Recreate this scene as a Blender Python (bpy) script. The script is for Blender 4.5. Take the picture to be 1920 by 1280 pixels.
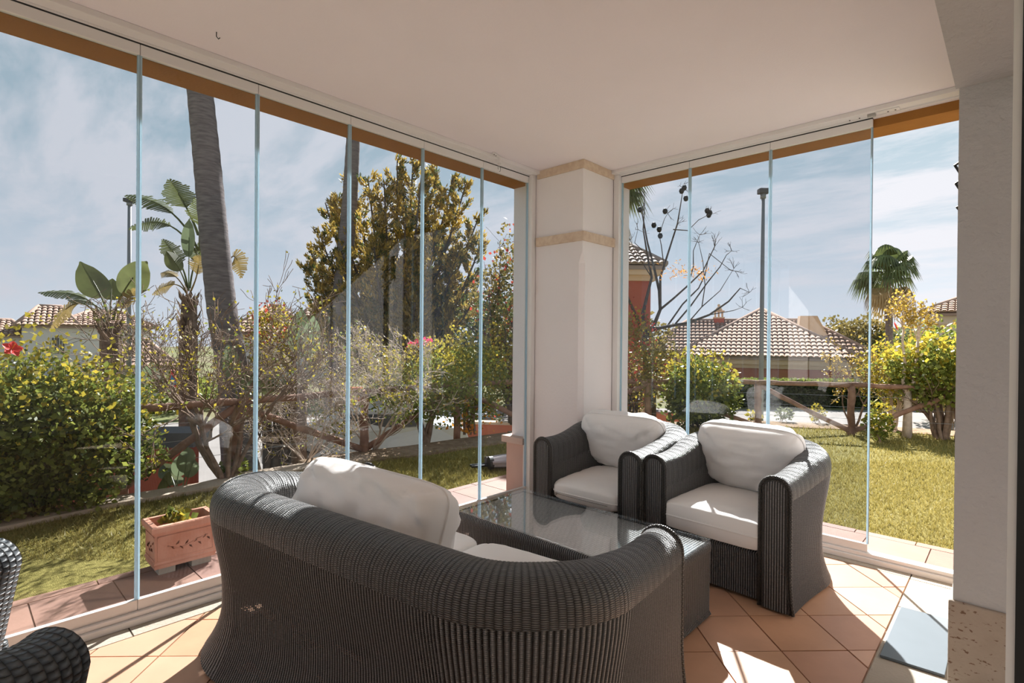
import bpy, bmesh, math, random
from math import sin, cos, pi, sqrt, radians, atan2, floor, exp
from mathutils import Vector, Matrix, noise
for o in list(bpy.data.objects): bpy.data.objects.remove(o)
S = bpy.context.scene
COL = S.collection
random.seed(7)
# ---------------------------------------------------------------- camera, sky, sun, exposure
FOC, YAW, PITCH, ROLL, EYE = 1002.0, 0.7568, -0.00505, 0.0085, 1.3
_F = Vector((cos(YAW)*cos(PITCH), sin(YAW)*cos(PITCH), sin(PITCH)))
_R0 = Vector((sin(YAW), -cos(YAW), 0)); _U0 = _R0.cross(_F)
_R = _R0*cos(ROLL)+_U0*sin(ROLL); _U = -_R0*sin(ROLL)+_U0*cos(ROLL)
cd = bpy.data.cameras.new('camera'); cam = bpy.data.objects.new('camera', cd); COL.objects.link(cam)
cd.sensor_width = 36; cd.lens = 36*FOC/1920; cd.clip_start = .05; cd.clip_end = 500
M4 = Matrix(((_R.x, _U.x, -_F.x, 0), (_R.y, _U.y, -_F.y, 0), (_R.z, _U.z, -_F.z, EYE), (0, 0, 0, 1)))
cam.matrix_world = M4
S.camera = cam
SUN_AZ, SUN_EL = 31.5, 37.0
sd = bpy.data.lights.new('sun', 'SUN'); sun = bpy.data.objects.new('sun', sd); COL.objects.link(sun)
sd.energy = 8.5; sd.angle = radians(.6); sd.color = (1, .95, .88)
_s = Vector((cos(radians(SUN_AZ))*cos(radians(SUN_EL)), sin(radians(SUN_AZ))*cos(radians(SUN_EL)), sin(radians(SUN_EL))))
sun.rotation_euler = (-_s).to_track_quat('-Z', 'Y').to_euler()
w = bpy.data.worlds.new('sky'); S.world = w; w.use_nodes = True
def build_sky():
    nt = w.node_tree; nt.nodes.clear(); N = nt.nodes.new; L = nt.links.new
    tc = N('ShaderNodeTexCoord'); sep = N('ShaderNodeSeparateXYZ'); L(tc.outputs['Generated'], sep.inputs[0])
    # flattened cloud-deck coordinates: direction / (height + k)
    ad = N('ShaderNodeMath'); ad.operation = 'ADD'; ad.inputs[1].default_value = .22; L(sep.outputs['Z'], ad.inputs[0])
    mx = N('ShaderNodeMath'); mx.operation = 'MAXIMUM'; mx.inputs[1].default_value = .05; L(ad.outputs[0], mx.inputs[0])
    dv = N('ShaderNodeVectorMath'); dv.operation = 'DIVIDE'
    cb = N('ShaderNodeCombineXYZ'); [L(mx.outputs[0], cb.inputs[i]) for i in range(3)]
    L(tc.outputs['Generated'], dv.inputs[0]); L(cb.outputs[0], dv.inputs[1])
    mp = N('ShaderNodeMapping'); mp.inputs['Rotation'].default_value = (0, 0, .5); mp.inputs['Scale'].default_value = (2.6, 1.0, 1); mp.inputs['Location'].default_value = (1.3, .4, 0)
    L(dv.outputs[0], mp.inputs['Vector'])
    nz = N('ShaderNodeTexNoise'); nz.inputs['Scale'].default_value = 1.3; nz.inputs['Detail'].default_value = 9; nz.inputs['Roughness'].default_value = .64; nz.inputs['Distortion'].default_value = .25
    L(mp.outputs[0], nz.inputs['Vector'])
    cr = N('ShaderNodeValToRGB'); cr.color_ramp.elements[0].position = .47; cr.color_ramp.elements[1].position = .64
    cr.color_ramp.elements[0].color = (0, 0, 0, 1); cr.color_ramp.elements[1].color = (.85, .85, .85, 1)
    # a bank of cloud low over the horizon
    bk = N('ShaderNodeValToRGB'); be = bk.color_ramp.elements; be[0].position = .08; be[0].color = (0,0,0,1); be[1].position = .40; be[1].color = (0,0,0,1)
    x_ = be.new(.20); x_.color = (1,1,1,1); L(sep.outputs['Z'], bk.inputs[0])
    am = N('ShaderNodeMath'); am.operation = 'MULTIPLY_ADD'; am.inputs[1].default_value = .09; L(bk.outputs[0], am.inputs[0]); L(nz.outputs['Fac'], am.inputs[2])
    L(am.outputs[0], cr.inputs[0])
    gr = N('ShaderNodeValToRGB'); e = gr.color_ramp.elements
    e[0].position = 0; e[0].color = (.80, .83, .88, 1)
    e[1].position = .55; e[1].color = (.27, .40, .46, 1)
    a = gr.color_ramp.elements.new(.12); a.color = (.64, .70, .77, 1)
    a = gr.color_ramp.elements.new(.30); a.color = (.43, .54, .61, 1)
    L(sep.outputs['Z'], gr.inputs[0])
    mixc = N('ShaderNodeMixRGB'); L(cr.outputs[0], mixc.inputs[0]); L(gr.outputs[0], mixc.inputs[1]); mixc.inputs[2].default_value = (.77, .76, .80, 1)
    # broad brightening of the real sky around the sun
    dt = N('ShaderNodeVectorMath'); dt.operation = 'DOT_PRODUCT'; L(tc.outputs['Generated'], dt.inputs[0]); dt.inputs[1].default_value = _s
    mr = N('ShaderNodeMapRange'); mr.inputs[1].default_value = .2; mr.inputs[2].default_value = 1; mr.inputs[3].default_value = .92; mr.inputs[4].default_value = 1.12
    L(dt.outputs['Value'], mr.inputs[0])
    bg = N('ShaderNodeBackground'); L(mixc.outputs[0], bg.inputs[0]); out = N('ShaderNodeOutputWorld')
    ml = N('ShaderNodeMath'); ml.operation = 'MULTIPLY'; ml.inputs[1].default_value = SKY; L(mr.outputs[0], ml.inputs[0]); L(ml.outputs[0], bg.inputs[1])
    L(bg.outputs[0], out.inputs[0])
SKY = .53
build_sky()
S.view_settings.view_transform = 'Standard'; S.view_settings.look = 'None'; S.view_settings.gamma = 1
S.view_settings.use_curve_mapping = False; S.view_settings.exposure = 1.1
# ---------------------------------------------------------------- helpers
def at(px, py, d):
    """world point at depth d (metres along the view axis) as measured in the photograph"""
    return Vector((0, 0, EYE)) + (_F + _R*((px-960)/FOC) + _U*((640-py)/FOC))*d
def onz(px, py, z=0.0):
    v = _F + _R*((px-960)/FOC) + _U*((640-py)/FOC)
    return Vector((0, 0, EYE)) + v*((z-EYE)/v.z)
class MB:
    def __init__(s): s.v = []; s.f = []; s.uv = None
    def add(s, vs, fs):
        n = len(s.v); s.v += [tuple(p) for p in vs]; s.f += [tuple(i+n for i in f) for f in fs]; return s
    def box(s, x0, x1, y0, y1, z0, z1):
        return s.add([(x0,y0,z0),(x1,y0,z0),(x1,y1,z0),(x0,y1,z0),(x0,y0,z1),(x1,y0,z1),(x1,y1,z1),(x0,y1,z1)],
                     [(0,3,2,1),(4,5,6,7),(0,1,5,4),(1,2,6,5),(2,3,7,6),(3,0,4,7)])
    def prism(s, pts, z0, z1):
        n = len(pts)
        return s.add([(p[0],p[1],z0) for p in pts]+[(p[0],p[1],z1) for p in pts],
                     [tuple(range(n))[::-1], tuple(range(n,2*n))]+[(i,(i+1)%n,n+(i+1)%n,n+i) for i in range(n)])
    def tube(s, pts, rad, k=8, cap=True):
        pts = [Vector(p) for p in pts]; n = len(pts)
        if not hasattr(rad, '__len__'): rad = [rad]*n
        up = None; vs = []
        for i, p in enumerate(pts):
            t = (pts[min(i+1,n-1)]-pts[max(i-1,0)])
            t = t.normalized() if t.length > 1e-9 else Vector((0,0,1))
            if up is None:
                a = Vector((0,0,1)) if abs(t.z) < .9 else Vector((1,0,0))
                up = (a-t*a.dot(t)).normalized()
            else:
                up = up-t*up.dot(t); up = up.normalized() if up.length > 1e-6 else t.orthogonal().normalized()
            b = t.cross(up)
            vs += [p+(up*cos(2*pi*j/k)+b*sin(2*pi*j/k))*rad[i] for j in range(k)]
        fs = [(i*k+j, i*k+(j+1)%k, (i+1)*k+(j+1)%k, (i+1)*k+j) for i in range(n-1) for j in range(k)]
        if cap: fs += [tuple(range(k))[::-1], tuple((n-1)*k+j for j in range(k))]
        return s.add(vs, fs)
    def lathe(s, prof, c=(0,0,0), k=16):
        vs = [(c[0]+r*cos(2*pi*j/k), c[1]+r*sin(2*pi*j/k), c[2]+z) for r, z in prof for j in range(k)]
        n = len(prof)
        return s.add(vs, [(i*k+j, i*k+(j+1)%k, (i+1)*k+(j+1)%k, (i+1)*k+j) for i in range(n-1) for j in range(k)]+[tuple(range(k))[::-1], tuple((n-1)*k+j for j in range(k))])
    def grid(s, P):
        h, w_ = len(P), len(P[0])
        return s.add([p for r in P for p in r], [(i*w_+j, i*w_+j+1, (i+1)*w_+j+1, (i+1)*w_+j) for i in range(h-1) for j in range(w_-1)])
def obj(name, mb, mat=None, parent=None, smooth=False, origin=None, bevel=0, mesh=None):
    """link ONE mesh object; origin: world point the given world coordinates are taken relative to"""
    if mesh is None:
        v = mb.v
        if origin is not None:
            o_ = origin; v = [(a[0]-o_[0], a[1]-o_[1], a[2]-o_[2]) for a in v]
        mesh = bpy.data.meshes.new(name); mesh.from_pydata(v, [], mb.f); mesh.update()
        if mb.uv:
            ul = mesh.uv_layers.new(name='uv'); ul.data.foreach_set('uv', [c for f in mb.f for i in f for c in mb.uv[i]])
        if smooth: mesh.polygons.foreach_set('use_smooth', [True]*len(mesh.polygons))
        if mat: mesh.materials.append(mat)
    o = bpy.data.objects.new(name, mesh); COL.objects.link(o)
    if parent: o.parent = parent
    if bevel:
        b = o.modifiers.new('bevel', 'BEVEL'); b.width = bevel; b.segments = 2; b.limit_method = 'ANGLE'
    return o
def tag(o, label=None, cat=None, group=None, kind=None):
    if label: o['label'] = label
    if cat: o['category'] = cat
    if group: o['group'] = group
    if kind: o['kind'] = kind
    return o
def thing(name, label, cat, loc=(0,0,0), rz=0, group=None):
    o = bpy.data.objects.new(name, None); o.empty_display_size = .1; COL.objects.link(o)
    o.location = loc; o.rotation_euler = (0,0,rz)
    return tag(o, label, cat, group)
def struct(name, mb, mat, parent=None, **k):
    o = obj(name, mb, mat, parent, **k)
    if not parent: o['kind'] = 'structure'
    return o
# ---------------------------------------------------------------- materials
MATS = {}
def mat(name, col, rough=.6, spec=.4, var=.0, vscale=8, bump=0, bscale=40, metal=0, trans=0, island=0, col2=None, detail=4, coord='Object', stretch=None):
    m = bpy.data.materials.new(name); m.use_nodes = True; nt = m.node_tree; N = nt.nodes.new; L = nt.links.new
    p = nt.nodes['Principled BSDF']; p.inputs['Roughness'].default_value = rough; p.inputs['Metallic'].default_value = metal
    p.inputs['Specular IOR Level'].default_value = spec
    base = None
    tc = N('ShaderNodeTexCoord'); src = tc.outputs[coord]
    if stretch:
        mp = N('ShaderNodeMapping'); mp.inputs['Scale'].default_value = stretch; L(src, mp.inputs[0]); src = mp.outputs[0]
    c2 = col2 or tuple(min(1, c*(1+var)) for c in col[:3])
    c1 = col if col2 else tuple(c*(1-var) for c in col[:3])
    if island or var or col2:
        mix = N('ShaderNodeMixRGB'); mix.inputs[1].default_value = (*c1[:3], 1); mix.inputs[2].default_value = (*c2[:3], 1)
        nz = N('ShaderNodeTexNoise'); nz.inputs['Scale'].default_value = vscale; nz.inputs['Detail'].default_value = detail; L(src, nz.inputs['Vector'])
        mr = N('ShaderNodeMapRange'); mr.inputs[1].default_value = .3; mr.inputs[2].default_value = .7; L(nz.outputs['Fac'], mr.inputs[0])
        if island:
            ge = N('ShaderNodeNewGeometry'); md = N('ShaderNodeMixRGB'); md.inputs[0].default_value = island
            L(mr.outputs[0], md.inputs[1]); L(ge.outputs['Random Per Island'], md.inputs[2]); L(md.outputs[0], mix.inputs[0])
        else: L(mr.outputs[0], mix.inputs[0])
        L(mix.outputs[0], p.inputs['Base Color']); base = mix.outputs[0]
    else: p.inputs['Base Color'].default_value = (*col[:3], 1)
    if bump:
        nb = N('ShaderNodeTexNoise'); nb.inputs['Scale'].default_value = bscale; nb.inputs['Detail'].default_value = 5; L(src, nb.inputs['Vector'])
        b = N('ShaderNodeBump'); b.inputs['Strength'].default_value = bump; b.inputs['Distance'].default_value = .01; L(nb.outputs['Fac'], b.inputs['Height']); L(b.outputs[0], p.inputs['Normal'])
    if trans:
        t = N('ShaderNodeBsdfTranslucent'); ms = N('ShaderNodeMixShader'); ms.inputs[0].default_value = trans
        if base: L(base, t.inputs[0])
        else: t.inputs[0].default_value = (*col[:3], 1)
        out = nt.nodes['Material Output']; L(p.outputs[0], ms.inputs[1]); L(t.outputs[0], ms.inputs[2]); L(ms.outputs[0], out.inputs[0])
    MATS[name] = m
    return m
def wicker_mat(name, dark, light, amp=1.0, ribw=.35, rowpow=.7, holes=.0, rowc=.8):
    """basket weave drawn in strand units: u counts stakes, v counts weft rows"""
    m = bpy.data.materials.new(name); m.use_nodes = True; nt = m.node_tree; N = nt.nodes.new; L = nt.links.new
    p = nt.nodes['Principled BSDF']
    def mth(op, a, b=None, c=None):
        n = N('ShaderNodeMath'); n.operation = op
        for i, x in enumerate((a, b, c)):
            if x is None: continue
            if isinstance(x, (int, float)): n.inputs[i].default_value = x
            else: L(x, n.inputs[i])
        return n.outputs[0]
    uv = N('ShaderNodeUVMap'); uv.uv_map = 'uv'; sp = N('ShaderNodeSeparateXYZ'); L(uv.outputs[0], sp.inputs[0])
    nz = N('ShaderNodeTexNoise'); nz.inputs['Scale'].default_value = .35; L(uv.outputs[0], nz.inputs['Vector'])
    wob = mth('MULTIPLY', mth('SUBTRACT', nz.outputs['Fac'], .5), .5)
    u = sp.outputs['X']; v = mth('ADD', sp.outputs['Y'], wob)
    fu = mth('FRACT', u); odd = mth('MULTIPLY', mth('MODULO', mth('FLOOR', u), 2), .5)
    hu = mth('POWER', mth('ABSOLUTE', mth('SINE', mth('MULTIPLY', fu, pi))), ribw)
    hv = mth('POWER', mth('ABSOLUTE', mth('SINE', mth('MULTIPLY', mth('ADD', v, odd), pi))), rowpow)
    h = mth('MULTIPLY', hu, mth('ADD', mth('MULTIPLY', hv, rowc), 1-rowc))
    mix = N('ShaderNodeMixRGB'); mix.inputs[1].default_value = (*dark, 1); mix.inputs[2].default_value = (*light, 1)
    # strand gaps darkened in the colour like occlusion, plus per strand tone differences
    wn = N('ShaderNodeTexNoise'); wn.inputs['Scale'].default_value = .9; wn.inputs['Detail'].default_value = 6; L(uv.outputs[0], wn.inputs['Vector'])
    L(mth('MULTIPLY', mth('POWER', h, 1.3), mth('ADD', mth('MULTIPLY', wn.outputs['Fac'], .9), .5)), mix.inputs[0])
    L(mix.outputs[0], p.inputs['Base Color'])
    p.inputs['Roughness'].default_value = .36; p.inputs['Specular IOR Level'].default_value = .55
    b = N('ShaderNodeBump'); b.inputs['Strength'].default_value = .9; b.inputs['Distance'].default_value = .003*amp
    L(h, b.inputs['Height']); L(b.outputs[0], p.inputs['Normal'])
    if holes:
        nh = N('ShaderNodeTexNoise'); nh.inputs['Scale'].default_value = .045; nh.inputs['Detail'].default_value = 2; L(uv.outputs[0], nh.inputs['Vector'])
        hole = mth('MULTIPLY', mth('LESS_THAN', hu, .62), mth('LESS_THAN', hv, .6))
        gate = mth('GREATER_THAN', nh.outputs['Fac'], .60)
        al = mth('SUBTRACT', 1, mth('MULTIPLY', hole, gate))
        L(al, p.inputs['Alpha'])
    MATS[name] = m; return m
def glass_mat(name, tint, refl=1.0, rough=0):
    m = bpy.data.materials.new(name); m.use_nodes = True; nt = m.node_tree; N = nt.nodes.new; L = nt.links.new
    nt.nodes.remove(nt.nodes['Principled BSDF'])
    t = N('ShaderNodeBsdfTransparent'); t.inputs[0].default_value = (*tint, 1)
    g = N('ShaderNodeBsdfGlossy'); g.inputs['Roughness'].default_value = rough
    lw = N('ShaderNodeLayerWeight'); lw.inputs[0].default_value = .5       # Schlick reflectance of thin glass
    pw = N('ShaderNodeMath'); pw.operation = 'POWER'; pw.inputs[1].default_value = 5; L(lw.outputs['Facing'], pw.inputs[0])
    k = N('ShaderNodeMath'); k.operation = 'MULTIPLY_ADD'; k.inputs[1].default_value = .9; k.inputs[2].default_value = .035*refl; k.use_clamp = True; L(pw.outputs[0], k.inputs[0])
    ms = N('ShaderNodeMixShader'); L(k.outputs[0], ms.inputs[0]); L(t.outputs[0], ms.inputs[1]); L(g.outputs[0], ms.inputs[2]); L(ms.outputs[0], nt.nodes['Material Output'].inputs[0])
    MATS[name] = m; return m
plaster = mat('white_plaster', (.85,.80,.78), .85, .2, var=.02, vscale=3, bump=.25, bscale=60)
ceil_m = mat('ceiling_paint', (.87,.80,.82), .9, .1, var=.015, vscale=2, bump=.12, bscale=120)
plaster_rough = mat('rough_plaster', (.57,.56,.57), .9, .15, var=.03, vscale=5, bump=.8, bscale=35)
ochre = mat('ochre_paint', (.36,.16,.042), .9, .1, var=.05, vscale=9, bump=.2, bscale=80)
whitemetal = mat('white_aluminium', (.82,.79,.77), .35, .5)
gap_shade = mat('dark_gap_shade', (.03,.03,.03), .6, .3)
travertine = mat('travertine', (.62,.46,.34), .7, .3, vscale=26, col2=(.74,.60,.46), bump=.3, bscale=90)
def stone_mat(name, base, base2, hole, scale=18, th=.62):
    m = mat(name, base, .75, .25, vscale=5, col2=base2, bump=.3, bscale=70)
    nt = m.node_tree; N = nt.nodes.new; L = nt.links.new; p = nt.nodes['Principled BSDF']
    old = p.inputs['Base Color'].links[0].from_socket
    tc = N('ShaderNodeTexCoord'); mp = N('ShaderNodeMapping'); mp.inputs['Scale'].default_value = (1,1,2.2); L(tc.outputs['Object'], mp.inputs[0])
    n = N('ShaderNodeTexNoise'); n.inputs['Scale'].default_value = scale; n.inputs['Detail'].default_value = 3; L(mp.outputs[0], n.inputs['Vector'])
    r = N('ShaderNodeMapRange'); r.inputs[1].default_value = th; r.inputs[2].default_value = th+.05; L(n.outputs['Fac'], r.inputs[0])
    mx = N('ShaderNodeMixRGB'); L(r.outputs[0], mx.inputs[0]); L(old, mx.inputs[1]); mx.inputs[2].default_value = (*hole, 1); L(mx.outputs[0], p.inputs['Base Color'])
    return m
stone = stone_mat('pitted_limestone', (.42,.34,.28), (.52,.44,.37), (.20,.12,.08), 42, .615)
creamstone = stone_mat('cream_stone', (.42,.36,.29), (.48,.42,.35), (.37,.30,.23), 14, .66)
tile_ms = [mat('terracotta_tile_%d'%i, c, .42, .45, var=.10, vscale=4, bump=.05, bscale=30) for i, c in enumerate([(.60,.33,.20),(.64,.37,.23),(.57,.31,.20),(.66,.38,.25)])]
grout = mat('grout', (.62,.50,.40), .9, .1, var=.08, vscale=30)
pave_ms = [mat('paving_tile_%d'%i, c, .7, .3, var=.08, vscale=6, bump=.1) for i, c in enumerate([(.255,.145,.11),(.28,.16,.12),(.265,.15,.12)])]
glass = glass_mat('tinted_pane_glass', (.85,.875,.90), 1.0)
tglass = glass_mat('table_glass', (.97,.98,.98), 6.0)
edge_blue = mat('pane_edge_seal', (.70,.86,.95), .25, .6, trans=.6)
edge_dark = mat('seal_dark', (.22,.28,.33), .4, .4)
fabric = mat('white_cushion_fabric', (.95,.92,.90), .9, .15, var=.01, vscale=5, bump=.15, bscale=14)
wick = wicker_mat('wicker_wall', (.003,.003,.003), (.31,.30,.30), 1.8, 1.7, .5, holes=.5, rowc=.5)
wick_roll = wicker_mat('wicker_roll', (.004,.004,.004), (.28,.272,.27), 2.0, .6, 1.3)
wick_big = wicker_mat('wicker_thick', (.010,.011,.012), (.10,.11,.12), 3, .4, .5)
braid = wicker_mat('wicker_braid', (.006,.005,.005), (.11,.10,.09), 1.5, .5, .5)
matblue = mat('grey_blue_board', (.145,.175,.20), .5, .35, var=.03)
blackm = mat('black_frame', (.012,.013,.014), .45, .4)
# ---------------------------------------------------------------- room shell
W, X, ZC, ZT = 2.906, 3.763, 2.66, 2.57       # left glass plane y, right glass plane x, ceiling, underside of lintels
XL, YB = -2.6, -3.2                            # far (unseen) ends of terrace and house
struct('ceiling', MB().box(XL, X, .17, W, ZC, ZC+.06), ceil_m)
lin = MB().box(XL, X+.21, W+.02, W+.21, ZT, 3.0); lin.box(X+.02, X+.21, -1.2, W+.02, ZT, 3.0)
struct('trim_1', lin, ochre)
struct('roof', MB().box(XL-.3, X+.36, -1.5, W+.34, 3.0, 3.12), mat('roof_slab_paint', (.60,.42,.30), .9, .1))
# house wall between terrace and living room, with the wide door opening the camera stands in
hw = MB(); hw.box(2.6, X+.2, -.25, .165, .335, 3.0)
hw.box(-1.8, 2.6, -.25, .175, 2.25, 3.0); hw.box(XL, -1.8, -.25, .17, 0, 3.0)
wr = struct('wall_right', hw, plaster_rough)
tag(struct('base_panel', MB().box(2.588, X+.2, -.26, .178, 0, .335), stone, wr, bevel=.006), 'pitted beige limestone base of the pier')
struct('wall_left', MB().box(XL-.15, XL, -.25, W, 0, 3.0), plaster)
# living room behind the camera (seen only in reflections)
struct('wall_back', MB().box(XL, 4.6, YB-.15, YB, 0, 2.8), plaster)
struct('trim_2', MB().box(XL, 4.6, YB, -.25, 2.7, 2.8), plaster)
struct('wall_side', MB().box(4.6, 4.75, YB, -.25, 0, 2.8), plaster)
fill_lmp = thing('added_fill_lamp', 'round white lamp added out of view behind the viewer as fill light', 'lamp', (.9, -1.6, 2.7))  # unseen lamp and fitting, added only to brighten the terrace
obj('fill_lamp_body', MB().lathe([(.30,0),(.30,-.05),(.27,-.07)], (0,0,0), 32), whitemetal, fill_lmp)
gl = bpy.data.materials.new('fill_lamp_glow'); gl.use_nodes = True; gl.node_tree.nodes['Principled BSDF'].inputs['Emission Color'].default_value = (1,.93,.86,1); gl.node_tree.nodes['Principled BSDF'].inputs['Emission Strength'].default_value = 5
obj('fill_diffuser', MB().lathe([(.265,-.071),(.24,-.085),(.0,-.095)], (0,0,0), 32), gl, fill_lmp, smooth=True)
# sliding door stile close to the camera, right edge of the frame
d1 = struct('door_1', MB().box(1.640, 1.672, -.004, .0115, .0, 2.25), whitemetal)
struct('door_gasket', MB().box(1.632, 1.67, -.30, -.0035, .0, 2.25), blackm, d1)
# floor
fl = struct('floor', MB().box(XL, X+.05, YB, W+.02, -.06, -.012), grout)
rng = random.Random(3)
T = .285; g = .006
C0 = onz(1465, 1220)      # a tile crossing measured in the photograph
ux, uy = Vector((cos(-pi/4), sin(-pi/4), 0)), Vector((cos(pi/4), sin(pi/4), 0))
def clip(poly, f):
    out = []
    for i in range(len(poly)):
        a, b = poly[i], poly[(i+1)%len(poly)]; fa, fb = f(a), f(b)
        if fa >= 0: out.append(a)
        if fa*fb < 0: t = fa/(fa-fb); out.append((a[0]+(b[0]-a[0])*t, a[1]+(b[1]-a[1])*t))
    return out
YF0, YF1, XF1 = .415, 2.765, 3.655
for i in range(-30, 31):
    for j in range(-30, 31):
        c = C0+ux*(i*T)+uy*(j*T)
        if c.x < -1.2: continue
        q = [c+ux*(a*(T/2-g/2)+T/2)+uy*(b*(T/2-g/2)+T/2) for a, b in ((-1,-1),(1,-1),(1,1),(-1,1))]
        q = [(p.x, p.y) for p in q]
        for f in (lambda p: p[1]-YF0-.004, lambda p: YF1-.004-p[1], lambda p: XF1-.004-p[0]): q = clip(q, f) if len(q) > 2 else q
        if len(q) < 3: continue
        ar = abs(sum(q[k][0]*q[(k+1)%len(q)][1]-q[(k+1)%len(q)][0]*q[k][1] for k in range(len(q)))/2)
        if ar < 8e-4: continue
        obj('floor_tile', MB().prism(q, -.02, rng.uniform(-.001, .0008)), rng.choice(tile_ms), fl)
def slabs(x0, x1, y0, y1, pitch, along, m, parent, name, z1=0, gap=.006, off=0):
    a0, a1 = (x0, x1) if along == 'x' else (y0, y1)
    t = a0-off
    while t < a1-.02:
        b = min(t+pitch, a1); a = max(t, a0)
        if b-a > .03:
            bx = (a+gap/2, b-gap/2, y0+gap/2, y1-gap/2) if along == 'x' else (x0+gap/2, x1-gap/2, a+gap/2, b-gap/2)
            obj(name, MB().box(*bx, z1-.04, z1+rng.uniform(-.001,.001)), rng.choice(m) if isinstance(m, list) else m, parent)
        t += pitch
slabs(-1.2, X-.02, .0, YF0, .42, 'x', creamstone, fl, 'border_slab', off=.2)
slabs(-1.2, X-.02, YF1, W, .62, 'x', creamstone, fl, 'border_slab', off=.1)
slabs(XF1, X-.02, YF0, YF1, .62, 'y', creamstone, fl, 'border_slab')
# pillar in the corner: plaster shaft, stopped chamfer on the arris, travertine bands
PX, PY = 3.305, 2.395
def chamfer(z):
    if z < .58 or z > 1.98: return 0.0004
    return .034*min(1, (z-.58)/.10, (1.98-z)/.10)+.0004
pm = MB(); zs = [0, .579, .63, .68, 1.2, 1.88, 1.93, 1.981, ZC]
X1, Y1 = X+.205, W+.205
for z in zs:
    c = chamfer(z); pm.v += [(PX+c, PY, z), (X1, PY, z), (X1, Y1, z), (PX, Y1, z), (PX, PY+c, z)]
for i in range(len(zs)-1):
    for k in range(5): pm.f.append((i*5+k, i*5+(k+1)%5, (i+1)*5+(k+1)%5, (i+1)*5+k))
pil = struct('pillar', pm, mat('pillar_paint', (.85,.80,.80), .8, .2, var=.015, vscale=3, bump=.15, bscale=60))
for z0, z1, e in ((2.595, ZC, .012), (2.048, 2.118, .022)):
    for q in ([(PX-e,PY-e),(PX,PY),(PX,W-.06),(PX-e,W-.06)], [(PX-e,PY-e),(X-.03,PY-e),(X-.03,PY),(PX,PY)]):
        obj('stone_band', MB().prism(q, z0, z1), travertine, pil, bevel=.002)
ob = MB().box(PX-.035, PX+.5, W+.03, Y1+.03, 0, .43); obj('outer_plinth', ob, mat('pink_stone', (.62,.40,.32), .8, .2, var=.05), pil)
obj('plinth_cap', MB().box(PX-.07, PX+.5, W+.02, Y1+.06, .43, .485), mat('pink_cap', (.66,.47,.38), .8, .2, var=.05), pil, bevel=.004)
# glazing: head tracks, sills, jambs
def profile_run(axis, a0, a1, c, zlist, name, parent=None, m=whitemetal):
    """zlist: list of (dz0, dz1, in0, in1) boxes; 'in' measured from glass plane into the room"""
    mb = MB()
    for z0, z1, i0, i1 in zlist:
        if axis == 'x': mb.box(a0, a1, c-i1, c-i0, z0, z1)
        else: mb.box(c-i1, c-i0, a0, a1, z0, z1)
    return struct(name, mb, m, parent, bevel=.003)
head = [(2.632, ZC, -.03, .09), (2.622, 2.634, -.03, .02)]
sill = [(0, .030, -.05, .050), (.030, .052, -.04, .032)]
profile_run('x', XL, PX, W, head, 'trim_3'); profile_run('x', XL, PX, W, sill, 'trim_4')
profile_run('y', .17, PY, X, head, 'trim_5'); profile_run('y', .17, PY, X, sill, 'trim_6')
for nm, b in (('trim_7', (PX-.055, PX-.005, W-.045, W+.03, 0, 2.632)), ('trim_8', (X-.045, X+.03, PY-.055, PY-.005, 0, 2.632)), ('trim_9', (X-.03, X+.02, .168, .20, 0, 2.63))):
    t_ = struct(nm, MB().box(*b), whitemetal, bevel=.003)
wn = 0
def panel(axis, a0, a1, c, n):
    mk = (lambda i0, i1, s0, s1, z0, z1: MB().box(s0, s1, c-i1, c-i0, z0, z1)) if axis == 'x' else (lambda i0, i1, s0, s1, z0, z1: MB().box(c-i1, c-i0, s0, s1, z0, z1))
    wd = struct('window_%d'%n, mk(-.004, .004, a0+.004, a1-.004, .09, 2.575), glass)
    obj('bottom_rail', mk(-.012, .014, a0+.001, a1-.001, .052, .100), whitemetal, wd, bevel=.002)
    obj('top_rail', mk(-.012, .014, a0+.001, a1-.001, 2.568, 2.618), whitemetal, wd, bevel=.002)
    obj('gap_shade_strip', mk(-.01, .0148, a0, a1, 2.615, 2.6235), gap_shade, wd)  # black strip standing in for the dark gap between rail and track
    for s, m_ in ((a0+.001, edge_blue), (a1-.009, edge_blue)):
        obj('edge_seal', mk(-.008, .008, s, s+.008, .10, 2.568), m_, wd)
    obj('seal_lip', mk(-.006, .006, a0-.0015, a0+.001, .10, 2.568), edge_dark, wd)
    return wd
xs = [.60+.5366*k for k in range(-5, 6)]
xs = [-2.60, -2.08, -1.54, -1.01, -.475, .063, .600, 1.118, 1.651, 2.191, 2.737, PX-.056]
for i in range(1, len(xs)-1): panel('x', xs[i], xs[i+1], W, i)
ys = [.630, 1.201, 1.762, PY-.056]
for i in range(3): panel('y', ys[i], ys[i+1], X, 11+i)
# fittings on the head tracks
def latch(p, rz, label):
    t = thing('ceiling_latch', label, 'latch', p, rz)
    obj('arm', MB().box(-.075, .075, -.008, .008, -.018, -.004), whitemetal, t, bevel=.002)
    obj('body', MB().box(.01, .05, -.014, .014, -.055, -.018), whitemetal, t, bevel=.004)
    obj('knob', MB().lathe([(.011,0),(.012,.012),(.006,.016)], (.03,0,-.075), 12), whitemetal, t, smooth=True)
    c = MB().tube([(.03+.022*cos(a), .0, -.095+.022*sin(a)) for a in [k*pi/6-.5*pi for k in range(11)]], .0016, 5); obj('cord', c, blackm, t)
    for x in (-.06, -.03): obj('screw', MB().lathe([(.004,0),(.004,.003)], (x,0,-.021), 8), blackm, t)
latch((2.80, W-.10, 2.662), .35, 'small white latch with a looped cord on the left ceiling track near the pillar')
tb = thing('track_bracket', 'small white bracket on the right ceiling track above the open gap', 'bracket', (X-.05, .55, 2.632))
obj('plate', MB().box(-.02,.02,-.055,.055,-.008,0), whitemetal, tb, bevel=.002)
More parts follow.
